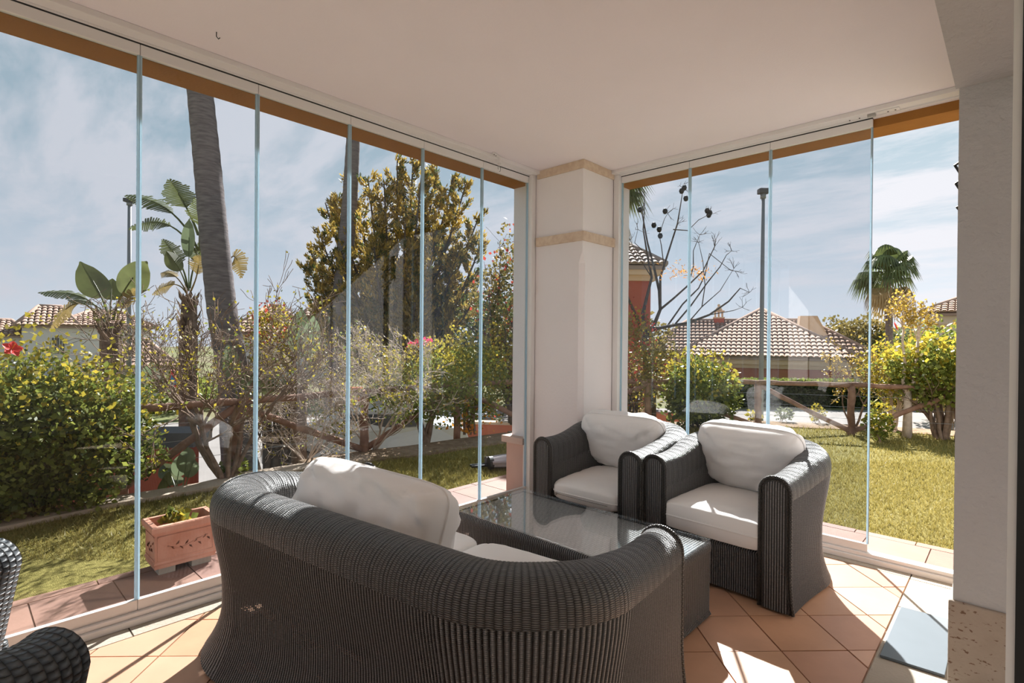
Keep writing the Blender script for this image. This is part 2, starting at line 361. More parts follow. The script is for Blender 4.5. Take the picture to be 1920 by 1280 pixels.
obj('stop_block', MB().box(-.012,.012,.06,.10,-.018,0), mat('grey_plastic',(.45,.43,.40),.5,.4), tb, bevel=.002)
for y in (-.035,.0,.14,.19):
    obj('screw', MB().lathe([(.004,0),(.004,.003)], (0,y,-.0105), 8), blackm, tb)
tag(obj('ceiling_hook', MB().tube([(0,0,0),(0,0,-.02),(.008,0,-.028),(.014,0,-.02)], .0022, 6), blackm), 'tiny dark hook screwed into the plain ceiling', 'hook').location = onz(406, 60, ZC)
# thin board lying on the cream stone
bd = MB().prism([(3.20,.398),(3.215,.19),(2.66,.19),(2.645,.398)], .001, .012)
tag(obj('floor_board', bd, matblue, bevel=.002), 'flat grey blue board lying on the floor beside the pier', 'board')
# outside paving strip
pv = struct('paving', MB().box(XL, X+.55, W+.02, 3.50, -.06, -.012).box(X+.05, X+.55, -1.6, W+.1, -.06, -.012), grout)
slabs(-2.5, X+.50, W+.06, 3.47, .335, 'x', pave_ms, pv, 'paving_tile', off=.24)
slabs(-2.5, X+.58, 3.47, 3.545, .335, 'x', pave_ms, pv, 'edging_tile', off=.30)
slabs(X+.06, X+.50, -1.5, W+.06, .335, 'y', pave_ms, pv, 'paving_tile', off=.13)
slabs(X+.50, X+.58, -1.5, 3.46, .335, 'y', pave_ms, pv, 'edging_tile', off=.05)
# ---------------------------------------------------------------- wicker furniture
def path_pts(hw_, xf, xb, r, n):
    """plan centre line of the wall: right arm front (-y) -> back -> left arm front (+y); returns (x,y,nx,ny,s)"""
    segs = []; Ls = xf-(xb+r); Lc = pi/2*r; Lb = 2*(hw_-r); tot = 2*Ls+2*Lc+Lb
    out = []
    for i in range(n+1):
        s = tot*i/n; t = s
        if t < Ls: out.append((xf-t, -hw_, 0, -1)); 
        elif t < Ls+Lc:
            a = (t-Ls)/r; out.append((xb+r-r*sin(a), -hw_+r-r*cos(a), -sin(a), -cos(a)))
        elif t < Ls+Lc+Lb: out.append((xb, -hw_+r+(t-Ls-Lc), -1, 0))
        elif t < Ls+2*Lc+Lb:
            a = (t-Ls-Lc-Lb)/r; out.append((xb+r-r*cos(a), hw_-r+r*sin(a), -cos(a), sin(a)))
        else: out.append((xb+r+(t-Ls-2*Lc-Lb), hw_, 0, 1))
        out[-1] = out[-1]+(s,)
    return out, tot
def sm(x): x = max(0, min(1, x)); return x*x*(3-2*x)
def wicker_seat(root, length, depth, r, ha, hb, th=.145, rib=.0125, row=.0075, deck=.26, per=4, flare=.06, lip=.05):
    hw_ = length/2-th/2; xf = depth/2; xb = -depth/2+th/2
    _, tot = path_pts(hw_, xf, xb, r, 4)
    nr = int(tot/rib); n = nr*per
    P, tot = path_pts(hw_, xf, xb, r, n)
    Ls = xf-(xb+r)
    def wgt(s):   # 0 at arm fronts -> 1 along the back
        d = min(s, tot-s); return sm((d-.12)/(Ls+.55*r-.02))
    h2 = th/2
    def prof(kind, b):
        H_ = ha+(hb-ha)*b; hr = h2+.012*b; zr = H_-hr
        out = []
        fb, fl_ = flare*(.25+.75*b), lip*b
        def outer(z):
            t = z/zr
            return h2+fb*(1-min(1, z/.22))**2+fl_*sm((t-.45)/.55)
        if kind == 'out':
            for k in range(17):
                z = .012+(zr-.028-.012)*k/16; out.append((outer(z), z))
        elif kind == 'roll':
            ro = outer(zr)
            out.append((outer(zr-.03)-.003, zr-.036)); out.append((outer(zr-.03)+.005, zr-.031)); out.append((outer(zr-.01)+.005, zr-.008))
            for k in range(15):
                a = pi*k/14; c = (ro-h2)/2; rr = (ro+h2)/2+.004
                out.append((c+rr*cos(a), zr+hr*sin(a)))
            out.append((-h2-.006, zr-.05)); out.append((-h2-.004, zr-.09)); out.append((-h2, zr-.10))
        else:
            for k in range(9):
                z = deck+(zr-.09-deck)*k/8; out.append((-h2+.015*b*(1-k/8), z))
            out = out[::-1]
        return out
    def sweep(kind, name, m, amp, vrow, urib, pr=root):
        mb = MB(); mb.uv = []; base = prof(kind, 0); m_ = len(base)
        for i, (x, y, nx, ny, s) in enumerate(P):
            b = wgt(s); pf = prof(kind, b); ph = (i % per)/per
            d = amp*(sin(pi*ph)**.6 if ph else 0)
            arc = 0
            for k, (o_, z) in enumerate(pf):
                if k: arc += sqrt((o_-pf[k-1][0])**2+(z-pf[k-1][1])**2)
                k0, k1 = pf[max(0,k-1)], pf[min(m_-1,k+1)]
                tx, tz = k1[0]-k0[0], k1[1]-k0[1]; l_ = sqrt(tx*tx+tz*tz) or 1
                no, nzv = tz/l_, -tx/l_
                oo = o_+no*d; zz = z+nzv*d
                mb.v.append((x+nx*oo, y+ny*oo, zz)); mb.uv.append((i/per*urib, arc/row*vrow))
        for i in range(n):
            for k in range(m_-1):
                a = i*m_+k; mb.f.append((a, a+1, a+m_+1, a+m_) if kind != 'x' else (a, a+m_, a+m_+1, a+1))
        return obj(name, mb, m, pr, smooth=True)
    sweep('out', 'outer_weave', wick, .0055, 1.3, 1)
    sweep('roll', 'rolled_top', wick_roll, .0012, 1.35, .8)
    sweep('in', 'inner_weave', wick, .002, 1, 1)
    # arm fronts: rounded panel with upright ribs and braided edge
    zr = ha-h2
    for sg in (-1, 1):
        ol = []
        for k in range(13):
            a = pi*k/12; ol.append((h2*cos(a), zr+h2*sin(a)))
        ol = [(h2+flare*.25*(1-t/4)**2, .012+.055*t) for t in range(4)]+[(h2, .25), (h2, zr-.01)]+ol+[(-h2, zr-.01), (-h2, .012)]
        mb = MB(); mb.uv = []
        rows = []
        # fill as a grid: z levels, inner width
        zz = [.012+(ha-.004-.012)*i/30 for i in range(31)]
        nc = 49
        for z in zz:
            hwz = h2 if z < zr else sqrt(max(1e-6, h2*h2-(z-zr)**2))
            ext = flare*.25*max(0, 1-z/.22)**2
            for j in range(nc):
                t = j/(nc-1); yy = -hwz+(2*hwz+ext)*t
                bul = .012*(1-(2*t-1)**4)*(1 if z < zr else max(0, 1-((z-zr)/h2)**2)**.5)
                mb.v.append((xf+bul+.001*sin(pi*((yy/.012)%1)), sg*(hw_+yy), z)); mb.uv.append((yy/.012, z/.0065))
        for i in range(30):
            for j in range(nc-1):
                a = i*nc+j; mb.f.append((a, a+1, a+nc+1, a+nc) if sg > 0 else (a, a+nc, a+nc+1, a+1))
        obj('arm_front', mb, wick, root, smooth=True)
        for off_, rr in ((.003, .0085), (-.011, .006)):
            pts = []
            for o_, z in ol:
                l_ = 1
                if z > zr: pts.append((xf+.006, sg*(hw_+o_*(h2+off_)/h2), zr+(z-zr)*(h2+off_)/h2))
                else: pts.append((xf+.006, sg*(hw_+o_+(off_ if o_ > 0 else -off_)), z))
            t_ = MB().tube(pts, rr, 8); t_.uv = []
            acc = 0
            for i in range(len(pts)):
                if i: acc += (Vector(pts[i])-Vector(pts[i-1])).length
                t_.uv += [(acc/.008+j*.25, j*.5) for j in range(8)]
            obj('braided_edge', t_, braid, root, smooth=True)
    # front apron and deck
    yi = hw_-h2
    mb = MB(); mb.uv = []
    nc = int(2*yi/rib)*per
    zsn = [.02, .06, .12, deck-.03, deck-.005, deck, deck]
    for zi, z in enumerate(zsn):
        for j in range(nc+1):
            y = -yi+2*yi*j/nc; d = .0025*(sin(pi*((j%per)/per))**.6)
            xo = xf-.028+d+(.006 if zi in (4,) else 0)-(.02 if zi == 5 else 0)-(.2 if zi == 6 else 0)
            mb.v.append((xo, y, z+(.004 if zi == 5 else 0))); mb.uv.append((j/per, z/row+(zi == 6)*20))
    for i in range(len(zsn)-1):
        for j in range(nc):
            a = i*(nc+1)+j; mb.f.append((a, a+1, a+nc+2, a+nc+1))
    obj('front_apron', mb, wick, root, smooth=True)
    obj('seat_deck', MB().box(xb+.02, xf-.06, -yi, yi, deck-.03, deck), blackm, root)
def cushion(name, label, cat, w_, d_, h_, M, m=fabric, ex=.35, sq=5, puff=0, wr=.004, seed=0, group=None, piping=True, nn=30, parent=None, sag=0, wrin=None):
    """w_ (x) by d_ (y) by h_ (z) stuffed cushion placed by matrix M"""
    root = thing(name, label, cat, (0,0,0), 0, group); root.matrix_world = M
    mb = MB(); us = [-cos(pi*i/nn) for i in range(nn+1)]
    off = Vector((seed*7.3, seed*3.1, 0))
    def outline(a, b):     # square -> squircle
        l_ = (abs(a)**sq+abs(b)**sq)**(1/sq); mx_ = max(abs(a), abs(b))
        k = mx_/l_ if l_ > 1e-9 else 1
        return a*k, b*k
    for side in (1, -1):
        for i, a in enumerate(us):
            for j, b in enumerate(us):
                x, y = outline(a, b)
                t = max(0, (1-abs(a)**4))*max(0, (1-abs(b)**4))
                z = side*h_/2*(t**ex)
                z += puff*side*h_*(1-a*a)*(1-b*b)
                if t > 0:
                    z += side*wr*noise.noise(Vector((x*w_*9, y*d_*9, side*3))+off)*2*min(1, t*6)
                    z += side*wr*1.2*noise.noise(Vector((x*w_*24, y*d_*7, side*5))+off)*min(1, t*2)
                    if wrin: z += side*wrin*sin(y*d_*70+3*noise.noise(Vector((x*4,y*6,seed))))*(abs(x)**2)*(1-b**4)*min(1, t*3)
                z -= sag*(1-a*a)*(1-b*b)
                mb.v.append((x*w_/2*(1-.03*(abs(b)<.7)*puff*4), y*d_/2, z))
    q = nn+1; q2 = q*q
    for i in range(nn):
        for j in range(nn):
            a = i*q+j; mb.f.append((a, a+q, a+q+1, a+1)); mb.f.append((q2+a, q2+a+1, q2+a+q+1, q2+a+q))
    obj('cover', mb, m, root, smooth=True)
    if piping:
        ring = []
        for k in range(4*24):
            e = k//24; t = -1+2*(k % 24)/24
            a, b = ((t,-1),(1,t),(-t,1),(-1,-t))[e]
            x, y = outline(a, b); ring.append((x*w_/2*1.004, y*d_/2*1.004, 0))
        ring.append(ring[0]); obj('piping', MB().tube(ring, .0045, 6, cap=False), m, root, smooth=True)
    return root
def place(loc, rx=0, ry=0, rz=0):
    return Matrix.Translation(loc) @ Matrix.Rotation(rz, 4, 'Z') @ Matrix.Rotation(ry, 4, 'Y') @ Matrix.Rotation(rx, 4, 'X')
# sofa, seen from behind
sofa = thing('wicker_sofa', 'dark wicker two seat sofa with its back to the viewer', 'sofa', (1.272, 1.703, 0), radians(8))
wicker_seat(sofa, 1.79, .87, .27, .605, .70, th=.15, deck=.27, flare=.085, lip=.045)
chB = thing('wicker_armchair', 'dark wicker tub armchair right of the other one, beside the open lawn gap', 'armchair', (3.145, 1.145, 0), pi-radians(2))
wicker_seat(chB, .785, .80, .30, .645, .73, th=.135, deck=.25, rib=.0115, per=4)
chA = thing('wicker_armchair', 'dark wicker tub armchair in the corner against the white pillar', 'armchair', (3.12, 1.952, 0), pi+radians(1))
for c in list(chB.children):
    d = c.copy(); COL.objects.link(d); d.parent = chA
R8 = radians(8)
def sofaM(x, y, z, rx=0, ry=0, rz=0): return Matrix.Translation((1.275,1.70,0)) @ Matrix.Rotation(R8,4,'Z') @ place((x,y,z), rx, ry, rz)
cushion('seat_cushion', 'white seat cushion on the near half of the sofa', 'cushion', .60, .70, .13, sofaM(.12,-.36,.335), ex=.10, sq=14, wr=.002, seed=1, group=None)
cushion('seat_cushion', 'white seat cushion on the far half of the sofa under the big back cushion', 'cushion', .60, .70, .13, sofaM(.12,.36,.335), ex=.12, sq=12, wr=.003, seed=2)
cushion('back_cushion', 'large wrinkled white back cushion with piping propped in the sofa', 'cushion', .40, .84, .25, sofaM(-.13,.16,.585, 0, radians(-70), radians(-4)), ex=.22, sq=7, puff=.05, wr=.013, seed=3, wrin=.012)
def chM(ch, x, y, z, rx=0, ry=0, rz=0): return Matrix.Translation(ch.location) @ Matrix.Rotation(ch.rotation_euler.z,4,'Z') @ place((x,y,z), rx, ry, rz)
cushion('seat_cushion', 'white box seat cushion on the right armchair, half in sunlight', 'cushion', .62, .525, .16, chM(chB,.10,0,.335), ex=.06, sq=26, wr=.0015, seed=4)
cushion('back_cushion', 'plump white back cushion leaning in the right armchair', 'cushion', .42, .60, .22, chM(chB,-.15,0,.61, 0, radians(-66), 0), ex=.32, sq=6, puff=.06, wr=.009, seed=5)
cushion('seat_cushion', 'white seat cushion with a zip along its front on the corner armchair', 'cushion', .60, .525, .14, chM(chA,.11,0,.33, 0, radians(2), 0), ex=.16, sq=9, wr=.003, seed=6)
cushion('back_cushion', 'plump white back cushion leaning in the corner armchair by the pillar', 'cushion', .42, .60, .22, chM(chA,-.13,-.02,.60, 0, radians(-62), radians(5)), ex=.32, sq=6, puff=.06, wr=.009, seed=7)
zc = [o for o in bpy.data.objects if o.get('label', '').startswith('white seat cushion with a zip')][0]
obj('zip', MB().tube([(.309-.5*abs(y)**3, y, -.012) for y in [-.20+.02*k for k in range(20)]], .0022, 5), mat('zip_grey', (.35,.33,.31), .5, .4), zc)
obj('zip_pull', MB().box(.304,.310,-.215,-.200,-.024,-.006), MATS['zip_grey'], zc)
# coffee table
ctb = thing('coffee_table', 'low dark wicker coffee table with a glass top', 'table', (2.205, 1.64, 0), 0)
hx, hy, ht = .275, .595, .352
mb = MB(); mb.uv = []
ring = []; per_ = 4; rb = .0115
cor = [(-hx,-hy),(hx,-hy),(hx,hy),(-hx,hy)]
acc = 0
for k in range(4):
    a, b = Vector(cor[k]), Vector(cor[(k+1)%4]); L_ = (b-a).length; n_ = int(L_/rb)*per_
    for i in range(n_):
        p = a+(b-a)*(i/n_); d = (b-a).normalized(); nr_ = Vector((d.y,-d.x))
        ring.append((p, nr_, len(ring)/per_, (i%per_)/per_))
    acc += L_
ring.append((Vector(cor[0]), Vector((0,-1)), len(ring)/per_, 0))
lv = [(.012,.012),(.0,.03),(.0,.12),(.0,.30),(.006,.315),(.008,.33),(.004,ht-.004),(-.006,ht)]
for p, nr_, s_, ph in ring:
    a_ = 0
    for k, (o_, z) in enumerate(lv):
        q = p+nr_*(o_+.0025*(sin(pi*ph)**.6 if 0 < k < 6 else 0)); mb.v.append((q.x, q.y, z)); mb.uv.append((s_, z/.0065))
m_ = len(lv)
for i in range(len(ring)-1):
    for k in range(m_-1): a_ = i*m_+k; mb.f.append((a_, a_+m_, a_+m_+1, a_+1))
obj('woven_sides', mb, wick, ctb, smooth=True)
mb = MB(); mb.uv = []
ny_ = int(2*hy/.0135)*4
for j in range(ny_+1):
    y = -hy+2*hy*j/ny_
    for i in range(5):
        x = -hx+2*hx*i/4; mb.v.append((x, y, ht-.010+.003*abs(sin(pi*j/4)))); mb.uv.append((y/.0135, x/.05))
for j in range(ny_):
    for i in range(4): a_ = j*5+i; mb.f.append((a_, a_+1, a_+6, a_+5))
obj('woven_top', mb, wicker_mat('wicker_top', (.34,.34,.34), (.85,.84,.84), 1, .5, .2), ctb, smooth=True)  # weave coloured paler to stand in for sky haze reflected in the top
obj('glass_top', MB().box(-hx-.003, hx+.003, -hy-.003, hy+.003, ht+.002, ht+.012), tglass, ctb, bevel=.002)
# two dining chairs at the lower left edge of the frame
def dining_chair(p, rz, label, wdt=.50):
    root = thing('dining_chair', label, 'chair', (p[0], p[1], 0), rz)
    hw_, H_ = wdt/2, .79
    # curved tub back: front faces local +x
    mb = MB(); mb.uv = []
    nu, nv = 96, 40
    for i in range(nu+1):
        a = -1.75+3.5*i/nu              # angle around the tub, 0 = back
        cx_, cy_ = -cos(a)*.25, sin(a)*hw_
        top = H_-.05*sm((abs(a)-.55)/1.1)
        n_ = Vector((cx_/.25, cy_/hw_, 0)).normalized()
        for k in range(nv+1):
            t = k/nv
            if t < .40: z = .40+(top-.075-.40)*(t/.40); o_ = .03+.05*(t/.4)
            elif t < .72: b = (t-.40)/.32*pi; z = top-.075+.075*sin(b); o_ = .012+.068*cos(b)
            else: z = top-.075-(top-.075-.40)*((t-.72)/.28); o_ = -.056+.02*((t-.72)/.28)
            bump = .003*(abs(sin(pi*i/2))**.7)
            mb.v.append((cx_+n_.x*(o_+bump), cy_+n_.y*(o_+bump), z)); mb.uv.append((i/2.0, t*46))
    for i in range(nu):
        for k in range(nv): a_ = i*(nv+1)+k; mb.f.append((a_, a_+nv+1, a_+nv+2, a_+1))
    obj('woven_back', mb, wick_big, root, smooth=True)
    mb = MB().lathe([(.20,.36),(.235,.37),(.245,.40),(.24,.43),(.22,.44)], (0,0,0), 32); mb.uv = [(j/2, k) for k in range(5) for j in range(32)]
    obj('seat', mb, wick_big, root, smooth=True)
    for sx, sy in ((-1,-1),(-1,1),(1,-1),(1,1)):
        t_ = MB().tube([(.17*sx,.18*sy,.38),(.20*sx,.21*sy,0)], [.022,.018], 8); t_.uv = [(j/3, k*40) for k in range(2) for j in range(8)]
        obj('leg', t_, wick_big, root, smooth=True)
pa = at(85, 1195, 1.0)-_R*.27-_F*.02; pb = at(-40, 1018, 1.42)-_R*.27-_F*.02
dining_chair((pa.x, pa.y), YAW, 'dark thick weave dining chair at the bottom left corner, nearest the viewer')
dining_chair((pb.x, pb.y), YAW+.12, 'dark thick weave dining chair cut by the left edge of the frame')

# ================================================================ OUTSIDE
leafmat = lambda n, c1, c2, tr=.45, isl=.75: mat(n, c1, .45, .35, col2=c2, vscale=3, island=isl, trans=tr)
LV = dict(
 green=leafmat('leaf_green', (.07,.11,.022), (.31,.33,.07)),
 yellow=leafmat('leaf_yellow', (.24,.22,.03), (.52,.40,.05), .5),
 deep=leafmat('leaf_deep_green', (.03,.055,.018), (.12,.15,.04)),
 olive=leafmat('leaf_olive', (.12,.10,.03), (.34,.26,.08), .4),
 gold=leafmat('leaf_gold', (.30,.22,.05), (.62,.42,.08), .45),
 red=leafmat('leaf_red', (.30,.03,.03), (.62,.10,.06), .4),
 pink=mat('petal_pink', (.80,.04,.16), .5, .3, trans=.4),
 coral=mat('petal_coral', (.80,.06,.05), .5, .3, trans=.4),
 orange=leafmat('leaf_orange', (.60,.22,.03), (.80,.38,.06), .4),
 grey=leafmat('leaf_grey_green', (.10,.13,.07), (.24,.26,.13), .35),
 paddle=mat('paddle_leaf', (.125,.14,.05), .35, .5, var=.4, vscale=4, trans=.35),
 paddle_dry=mat('paddle_leaf_dry', (.28,.20,.07), .5, .3, var=.4, vscale=5, trans=.35),
 paddle_pale=mat('paddle_leaf_pale', (.20,.25,.14), .4, .4, var=.2, vscale=4, trans=.3),
 palm=mat('palm_leaf', (.11,.14,.05), .4, .4, var=.4, vscale=3, trans=.25),
 palm_dry=mat('palm_skirt', (.40,.30,.16), .7, .2, var=.3, vscale=3, trans=.2))
bark = mat('brown_bark', (.16,.11,.08), .9, .1, col2=(.30,.22,.17), vscale=14, bump=.7, bscale=50)
bark_pale = mat('pale_bark', (.46,.37,.31), .9, .1, col2=(.64,.54,.46), vscale=14, bump=.5, bscale=50)
bark_dark = mat('dark_bark', (.06,.05,.045), .9, .1, col2=(.13,.11,.10), vscale=14, bump=.7, bscale=50)
palmbark = mat('palm_bark', (.13,.115,.12), .95, .05, col2=(.27,.235,.235), vscale=6, bump=1, bscale=26, stretch=(1,1,6))
logm = mat('weathered_log', (.20,.11,.08), .85, .2, col2=(.36,.22,.16), vscale=9, bump=.6, bscale=45)
dirt = mat('dirt_mulch', (.22,.15,.10), .95, .05, col2=(.36,.27,.19), vscale=12, bump=.8, bscale=50)
road = mat('pale_road', (.27,.245,.23), .9, .1, var=.08, vscale=1.5)
GZ, LZ = -1.5, -.05
# grass: real blades near, textured turf beyond
turf = mat('turf', (.14,.12,.03), .9, .1, col2=(.29,.25,.08), vscale=40, bump=1, bscale=160, detail=8)
blade = leafmat('grass_blade', (.21,.18,.04), (.42,.35,.12), .35, .9)
struct('ground', MB().box(-120, 160, -120, 160, GZ-.2, GZ), mat('far_ground', (.20,.17,.11), .95, .05, col2=(.16,.18,.07), vscale=.25))
lb = [(-900,1200),(-300,1060),(218,950),(390,921),(486,897),(592,880),(700,862),(800,850),(902,834),(985,822),(1100,812),(1240,803),(1450,800),(1640,808),(1790,818),(2100,845),(2700,960),(3400,1400)]
LB = [onz(x, y, LZ) for x, y in lb]
poly = [(p.x, p.y) for p in LB]+[(X+.2,-9),(X-.2,-9),(X-.2,.1),(2.5,.1),(2.5,2.6),(-4,2.6)]
struct('lawn', MB().prism([(p.x,p.y) for p in LB]+[(7.5,-6),(-3,-6)], GZ, LZ), turf)
rg = random.Random(11)
def inside(x, y, pl):
    c = False; j = len(pl)-1
    for i in range(len(pl)):
        if (pl[i][1] > y) != (pl[j][1] > y) and x < (pl[j][0]-pl[i][0])*(y-pl[i][1])/(pl[j][1]-pl[i][1])+pl[i][0]: c = not c
        j = i
    return c
lawnpoly = [(p.x,p.y) for p in LB]+[(7.5,-6),(-3,-6)]
gb = MB(); cnt = 0
while cnt < 60000:
    px_, py_ = rg.uniform(-150, 1850), 0
    d_ = rg.choice([rg.uniform(3.2, 6), rg.uniform(3.2, 8.4)])
    p = at(px_, 700, d_); x, y = p.x, p.y
    if (x < X+.60 and y < 3.56) or not inside(x, y, lawnpoly): continue
    a = rg.uniform(0, 2*pi); h = rg.uniform(.018, .035)*(1+.12*(d_-3)); wd = .0028*(1+.25*(d_-3)); tx, ty = rg.gauss(0,.016), rg.gauss(0,.016)
    gb.add([(x-cos(a)*wd, y-sin(a)*wd, LZ-.003), (x+cos(a)*wd, y+sin(a)*wd, LZ-.003), (x+tx, y+ty, LZ+h)], [(0,1,2)]); cnt += 1
tag(obj('grass', gb, blade), 'short sunlit turf blades covering the garden lawn', 'grass', kind='stuff')
# kerb along the lawn, mulch edge on the far side
def strip(pts, w0, w1, z0, z1, name, m, parent=None, label=None):
    a, b = [], []
    for i, p in enumerate(pts):
        t = (pts[min(i+1,len(pts)-1)]-pts[max(0,i-1)]).normalized(); n_ = Vector((-t.y, t.x, 0))
        a.append(p+n_*w0); b.append(p+n_*w1)
    mb = MB()
    for i in range(len(pts)-1):
        mb.add([(a[i].x,a[i].y,z0),(a[i+1].x,a[i+1].y,z0),(b[i+1].x,b[i+1].y,z0),(b[i].x,b[i].y,z0),(a[i].x,a[i].y,z1),(a[i+1].x,a[i+1].y,z1),(b[i+1].x,b[i+1].y,z1),(b[i].x,b[i].y,z1)],
               [(0,3,2,1),(4,5,6,7),(0,1,5,4),(1,2,6,5),(2,3,7,6),(3,0,4,7)])
    return struct(name, mb, m, parent)
strip(LB[:6], -.02, .22, GZ, LZ+.035, 'kerb', mat('sandy_kerb', (.46,.36,.28), .9, .1, col2=(.58,.48,.38), vscale=7, bump=.4))
strip(LB[5:10], -.10, .45, GZ, LZ+.02, 'flower_bed', dirt)
strip(LB[9:17], -.02, .55, GZ, LZ+.012, 'mulch_bed', dirt)
# lower street: pale road curving round the garden
rd = MB()
R_o = [onz(x, y, GZ+.02) for x, y in ((230,1000),(480,885),(640,835),(800,800),(1000,789),(1230,790),(1440,800),(1640,803),(1850,806),(2300,820))]
R_i = [onz(x, y, GZ+.02) for x, y in ((200,795),(400,790),(560,778),(700,768),(900,764),(1230,765),(1440,768),(1640,769),(1850,770),(2300,775))]
rd.add([tuple(p) for p in R_o]+[tuple(p) for p in R_i], [(i, i+1, 11+i, 10+i) for i in range(9)])
struct('road', rd, road)
# ---- leaves and branches
def leaf_quad(mb, p, d, up, L_, wd, fold=.25):
    d = d.normalized(); s_ = d.cross(up); s_ = s_.normalized() if s_.length > 1e-4 else d.orthogonal().normalized(); n_ = s_.cross(d)
    m_ = p+d*L_*.45+n_*fold*wd
    mb.add([p, m_+s_*wd-n_*fold*wd, p+d*L_, m_-s_*wd-n_*fold*wd], [(0,1,2),(0,2,3)])
def rv(r): 
    while True:
        v = Vector((r.uniform(-1,1), r.uniform(-1,1), r.uniform(-1,1)))
        if .01 < v.length < 1: return v.normalized()
def blob(rnd, c, rx, ry, rz, shell=.45, lump=.35, seed=0):
    v = rv(rnd); k = 1+lump*noise.noise(v*2.2+Vector((seed,0,0)))
    r = (1-shell*rnd.random()**1.4)*k
    return Vector((c[0]+v.x*rx*r, c[1]+v.y*ry*r, c[2]+v.z*rz*r)), v
def foliage(n, c, r, size, rnd, shell=.5, lump=.4, up=.3, seed=0, zmin=-9, asp=.38):
    mb = MB()
    for _ in range(n):
        p, v = blob(rnd, c, *r, shell=shell, lump=lump, seed=seed)
        if p.z < zmin: p.z = zmin+abs(p.z-zmin)*.3
        d = (rv(rnd)+v*.5+Vector((0,0,up))); s_ = size*rnd.uniform(.6,1.25)
        leaf_quad(mb, p, d, rv(rnd), s_, s_*asp)
    return mb
def grow(mb, p, d, L_, rad, lvl, rnd, wig=.25, nch=(2,3), spread=.7, shrink=.68, k=5, upw=.15, tips=None, seg=4, rfac=.6):
    pts = [p]; rads = [rad]; cur = Vector(p); dd = d.normalized()
    for i in range(seg):
        dd = (dd+rv(rnd)*wig*.5+Vector((0,0,upw*.3))).normalized(); cur = cur+dd*L_/seg; pts.append(cur.copy()); rads.append(max(.0026, rad*(1-(1-rfac)*(i+1)/seg)))
    mb.tube(pts, rads, k if rad > .008 else 3, cap=False)
    if lvl <= 0:
        if tips is not None: tips.append((cur.copy(), dd.copy()))
        return
    for _ in range(rnd.randint(*nch)):
        i = rnd.randint(max(1,seg//2), seg); nd = (dd+rv(rnd)*spread).normalized()
        grow(mb, pts[i], nd, L_*shrink*rnd.uniform(.75,1.2), rads[i]*.72, lvl-1, rnd, wig, nch, spread, shrink, k, upw, tips, seg, rfac)
def shrub(name, label, base, c, r, spec, seed, stems=6, stem_r=.018, bm=bark, shell=.5, lump=.4, cat='shrub', twigs=True, asp=.38):
    """spec: list of (part name, leaf count, leaf size, material, z shift, scale)"""
    rnd = random.Random(seed); base = Vector(base); root = thing(name, label, cat, base)
    mb = MB()
    for i in range(stems):
        a = rnd.uniform(0, 2*pi); tgt = Vector((c[0]+cos(a)*r[0]*.7*rnd.random(), c[1]+sin(a)*r[1]*.7*rnd.random(), c[2]+r[2]*rnd.uniform(-.2,.6)))
        b0 = base+Vector((rnd.gauss(0,.05), rnd.gauss(0,.05), -.01)); d = tgt-b0
        grow(mb, b0, d, d.length*.62, stem_r*rnd.uniform(.7,1.2), 3 if twigs else 2, rnd, .35, (2,3), .6, .55, 5)
    obj('stems', mb, bm, root, smooth=True, origin=base)
    for nm, n, sz, m_, dz, sc in spec:
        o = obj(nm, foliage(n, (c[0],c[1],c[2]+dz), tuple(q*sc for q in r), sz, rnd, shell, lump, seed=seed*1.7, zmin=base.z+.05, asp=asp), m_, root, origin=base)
        o['kind'] = 'stuff'
    return root
def pz(px, py, d): return tuple(at(px, py, d))
def base_at(px, row, d=None, z=None):
    z = LZ if z is None else z
    return onz(px, row, z) if d is None else Vector((*(at(px, 700, d).xy), z))
# near hedge at the left
hb = base_at(70, 0, 4.0)
hd = shrub('hibiscus_hedge', 'large leafy hibiscus shrub filling the lower left behind the first glass panes', hb, (hb.x-.0, hb.y+.02, .52), (.80,.50,.62),
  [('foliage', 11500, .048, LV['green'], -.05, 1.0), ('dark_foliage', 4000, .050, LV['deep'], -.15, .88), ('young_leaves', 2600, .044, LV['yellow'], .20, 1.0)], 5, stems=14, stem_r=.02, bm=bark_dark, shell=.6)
hb2 = base_at(-190, 0, 3.9)
shrub('hibiscus_hedge', 'leafy green shrub continuing the hedge past the left edge of the frame', hb2, (hb2.x, hb2.y+.05, .52), (.70,.50,.62),
  [('foliage', 3500, .065, LV['green'], 0, 1.0), ('young_leaves', 700, .06, LV['yellow'], .2, 1.0)], 6, stems=8, bm=bark_dark, shell=.6)
def flower(name, label, cat, p, r_, m_, n=5, parent=None, core=None):
    p = Vector(p); root = thing(name, label, cat, p) if label else parent
    off = Vector((0,0,0)) if label else p-parent.location
    for k in range(n):
        a = 2*pi*k/n; mb = MB(); rr = []
        for i in range(6):
            t = i/5; wd = r_*.42*sin(pi*min(1,t*.85+.12))
            q = Vector((cos(a)*r_*t, sin(a)*r_*t, r_*.35*t-r_*.25*t*t)); s_ = Vector((-sin(a),cos(a),0))*wd
            rr.append([q-s_+Vector((0,0,.12*r_)), q, q+s_+Vector((0,0,.12*r_))])
        mb.grid([[x+off for x in r] for r in rr]); o = obj('petal', mb, m_, root, smooth=True)
        
    obj('stamen', MB().tube([off, off+Vector((0,.2*r_,.9*r_))], [.03*r_, .05*r_], 5), core or LV['orange'], root)
    return root
fl_ = flower('hibiscus_flower', 'red hibiscus bloom rising above the hedge at the far left', 'flower', pz(22, 655, 3.7), .062, LV['coral'])
fl_.rotation_euler = (radians(60), 0, radians(20))
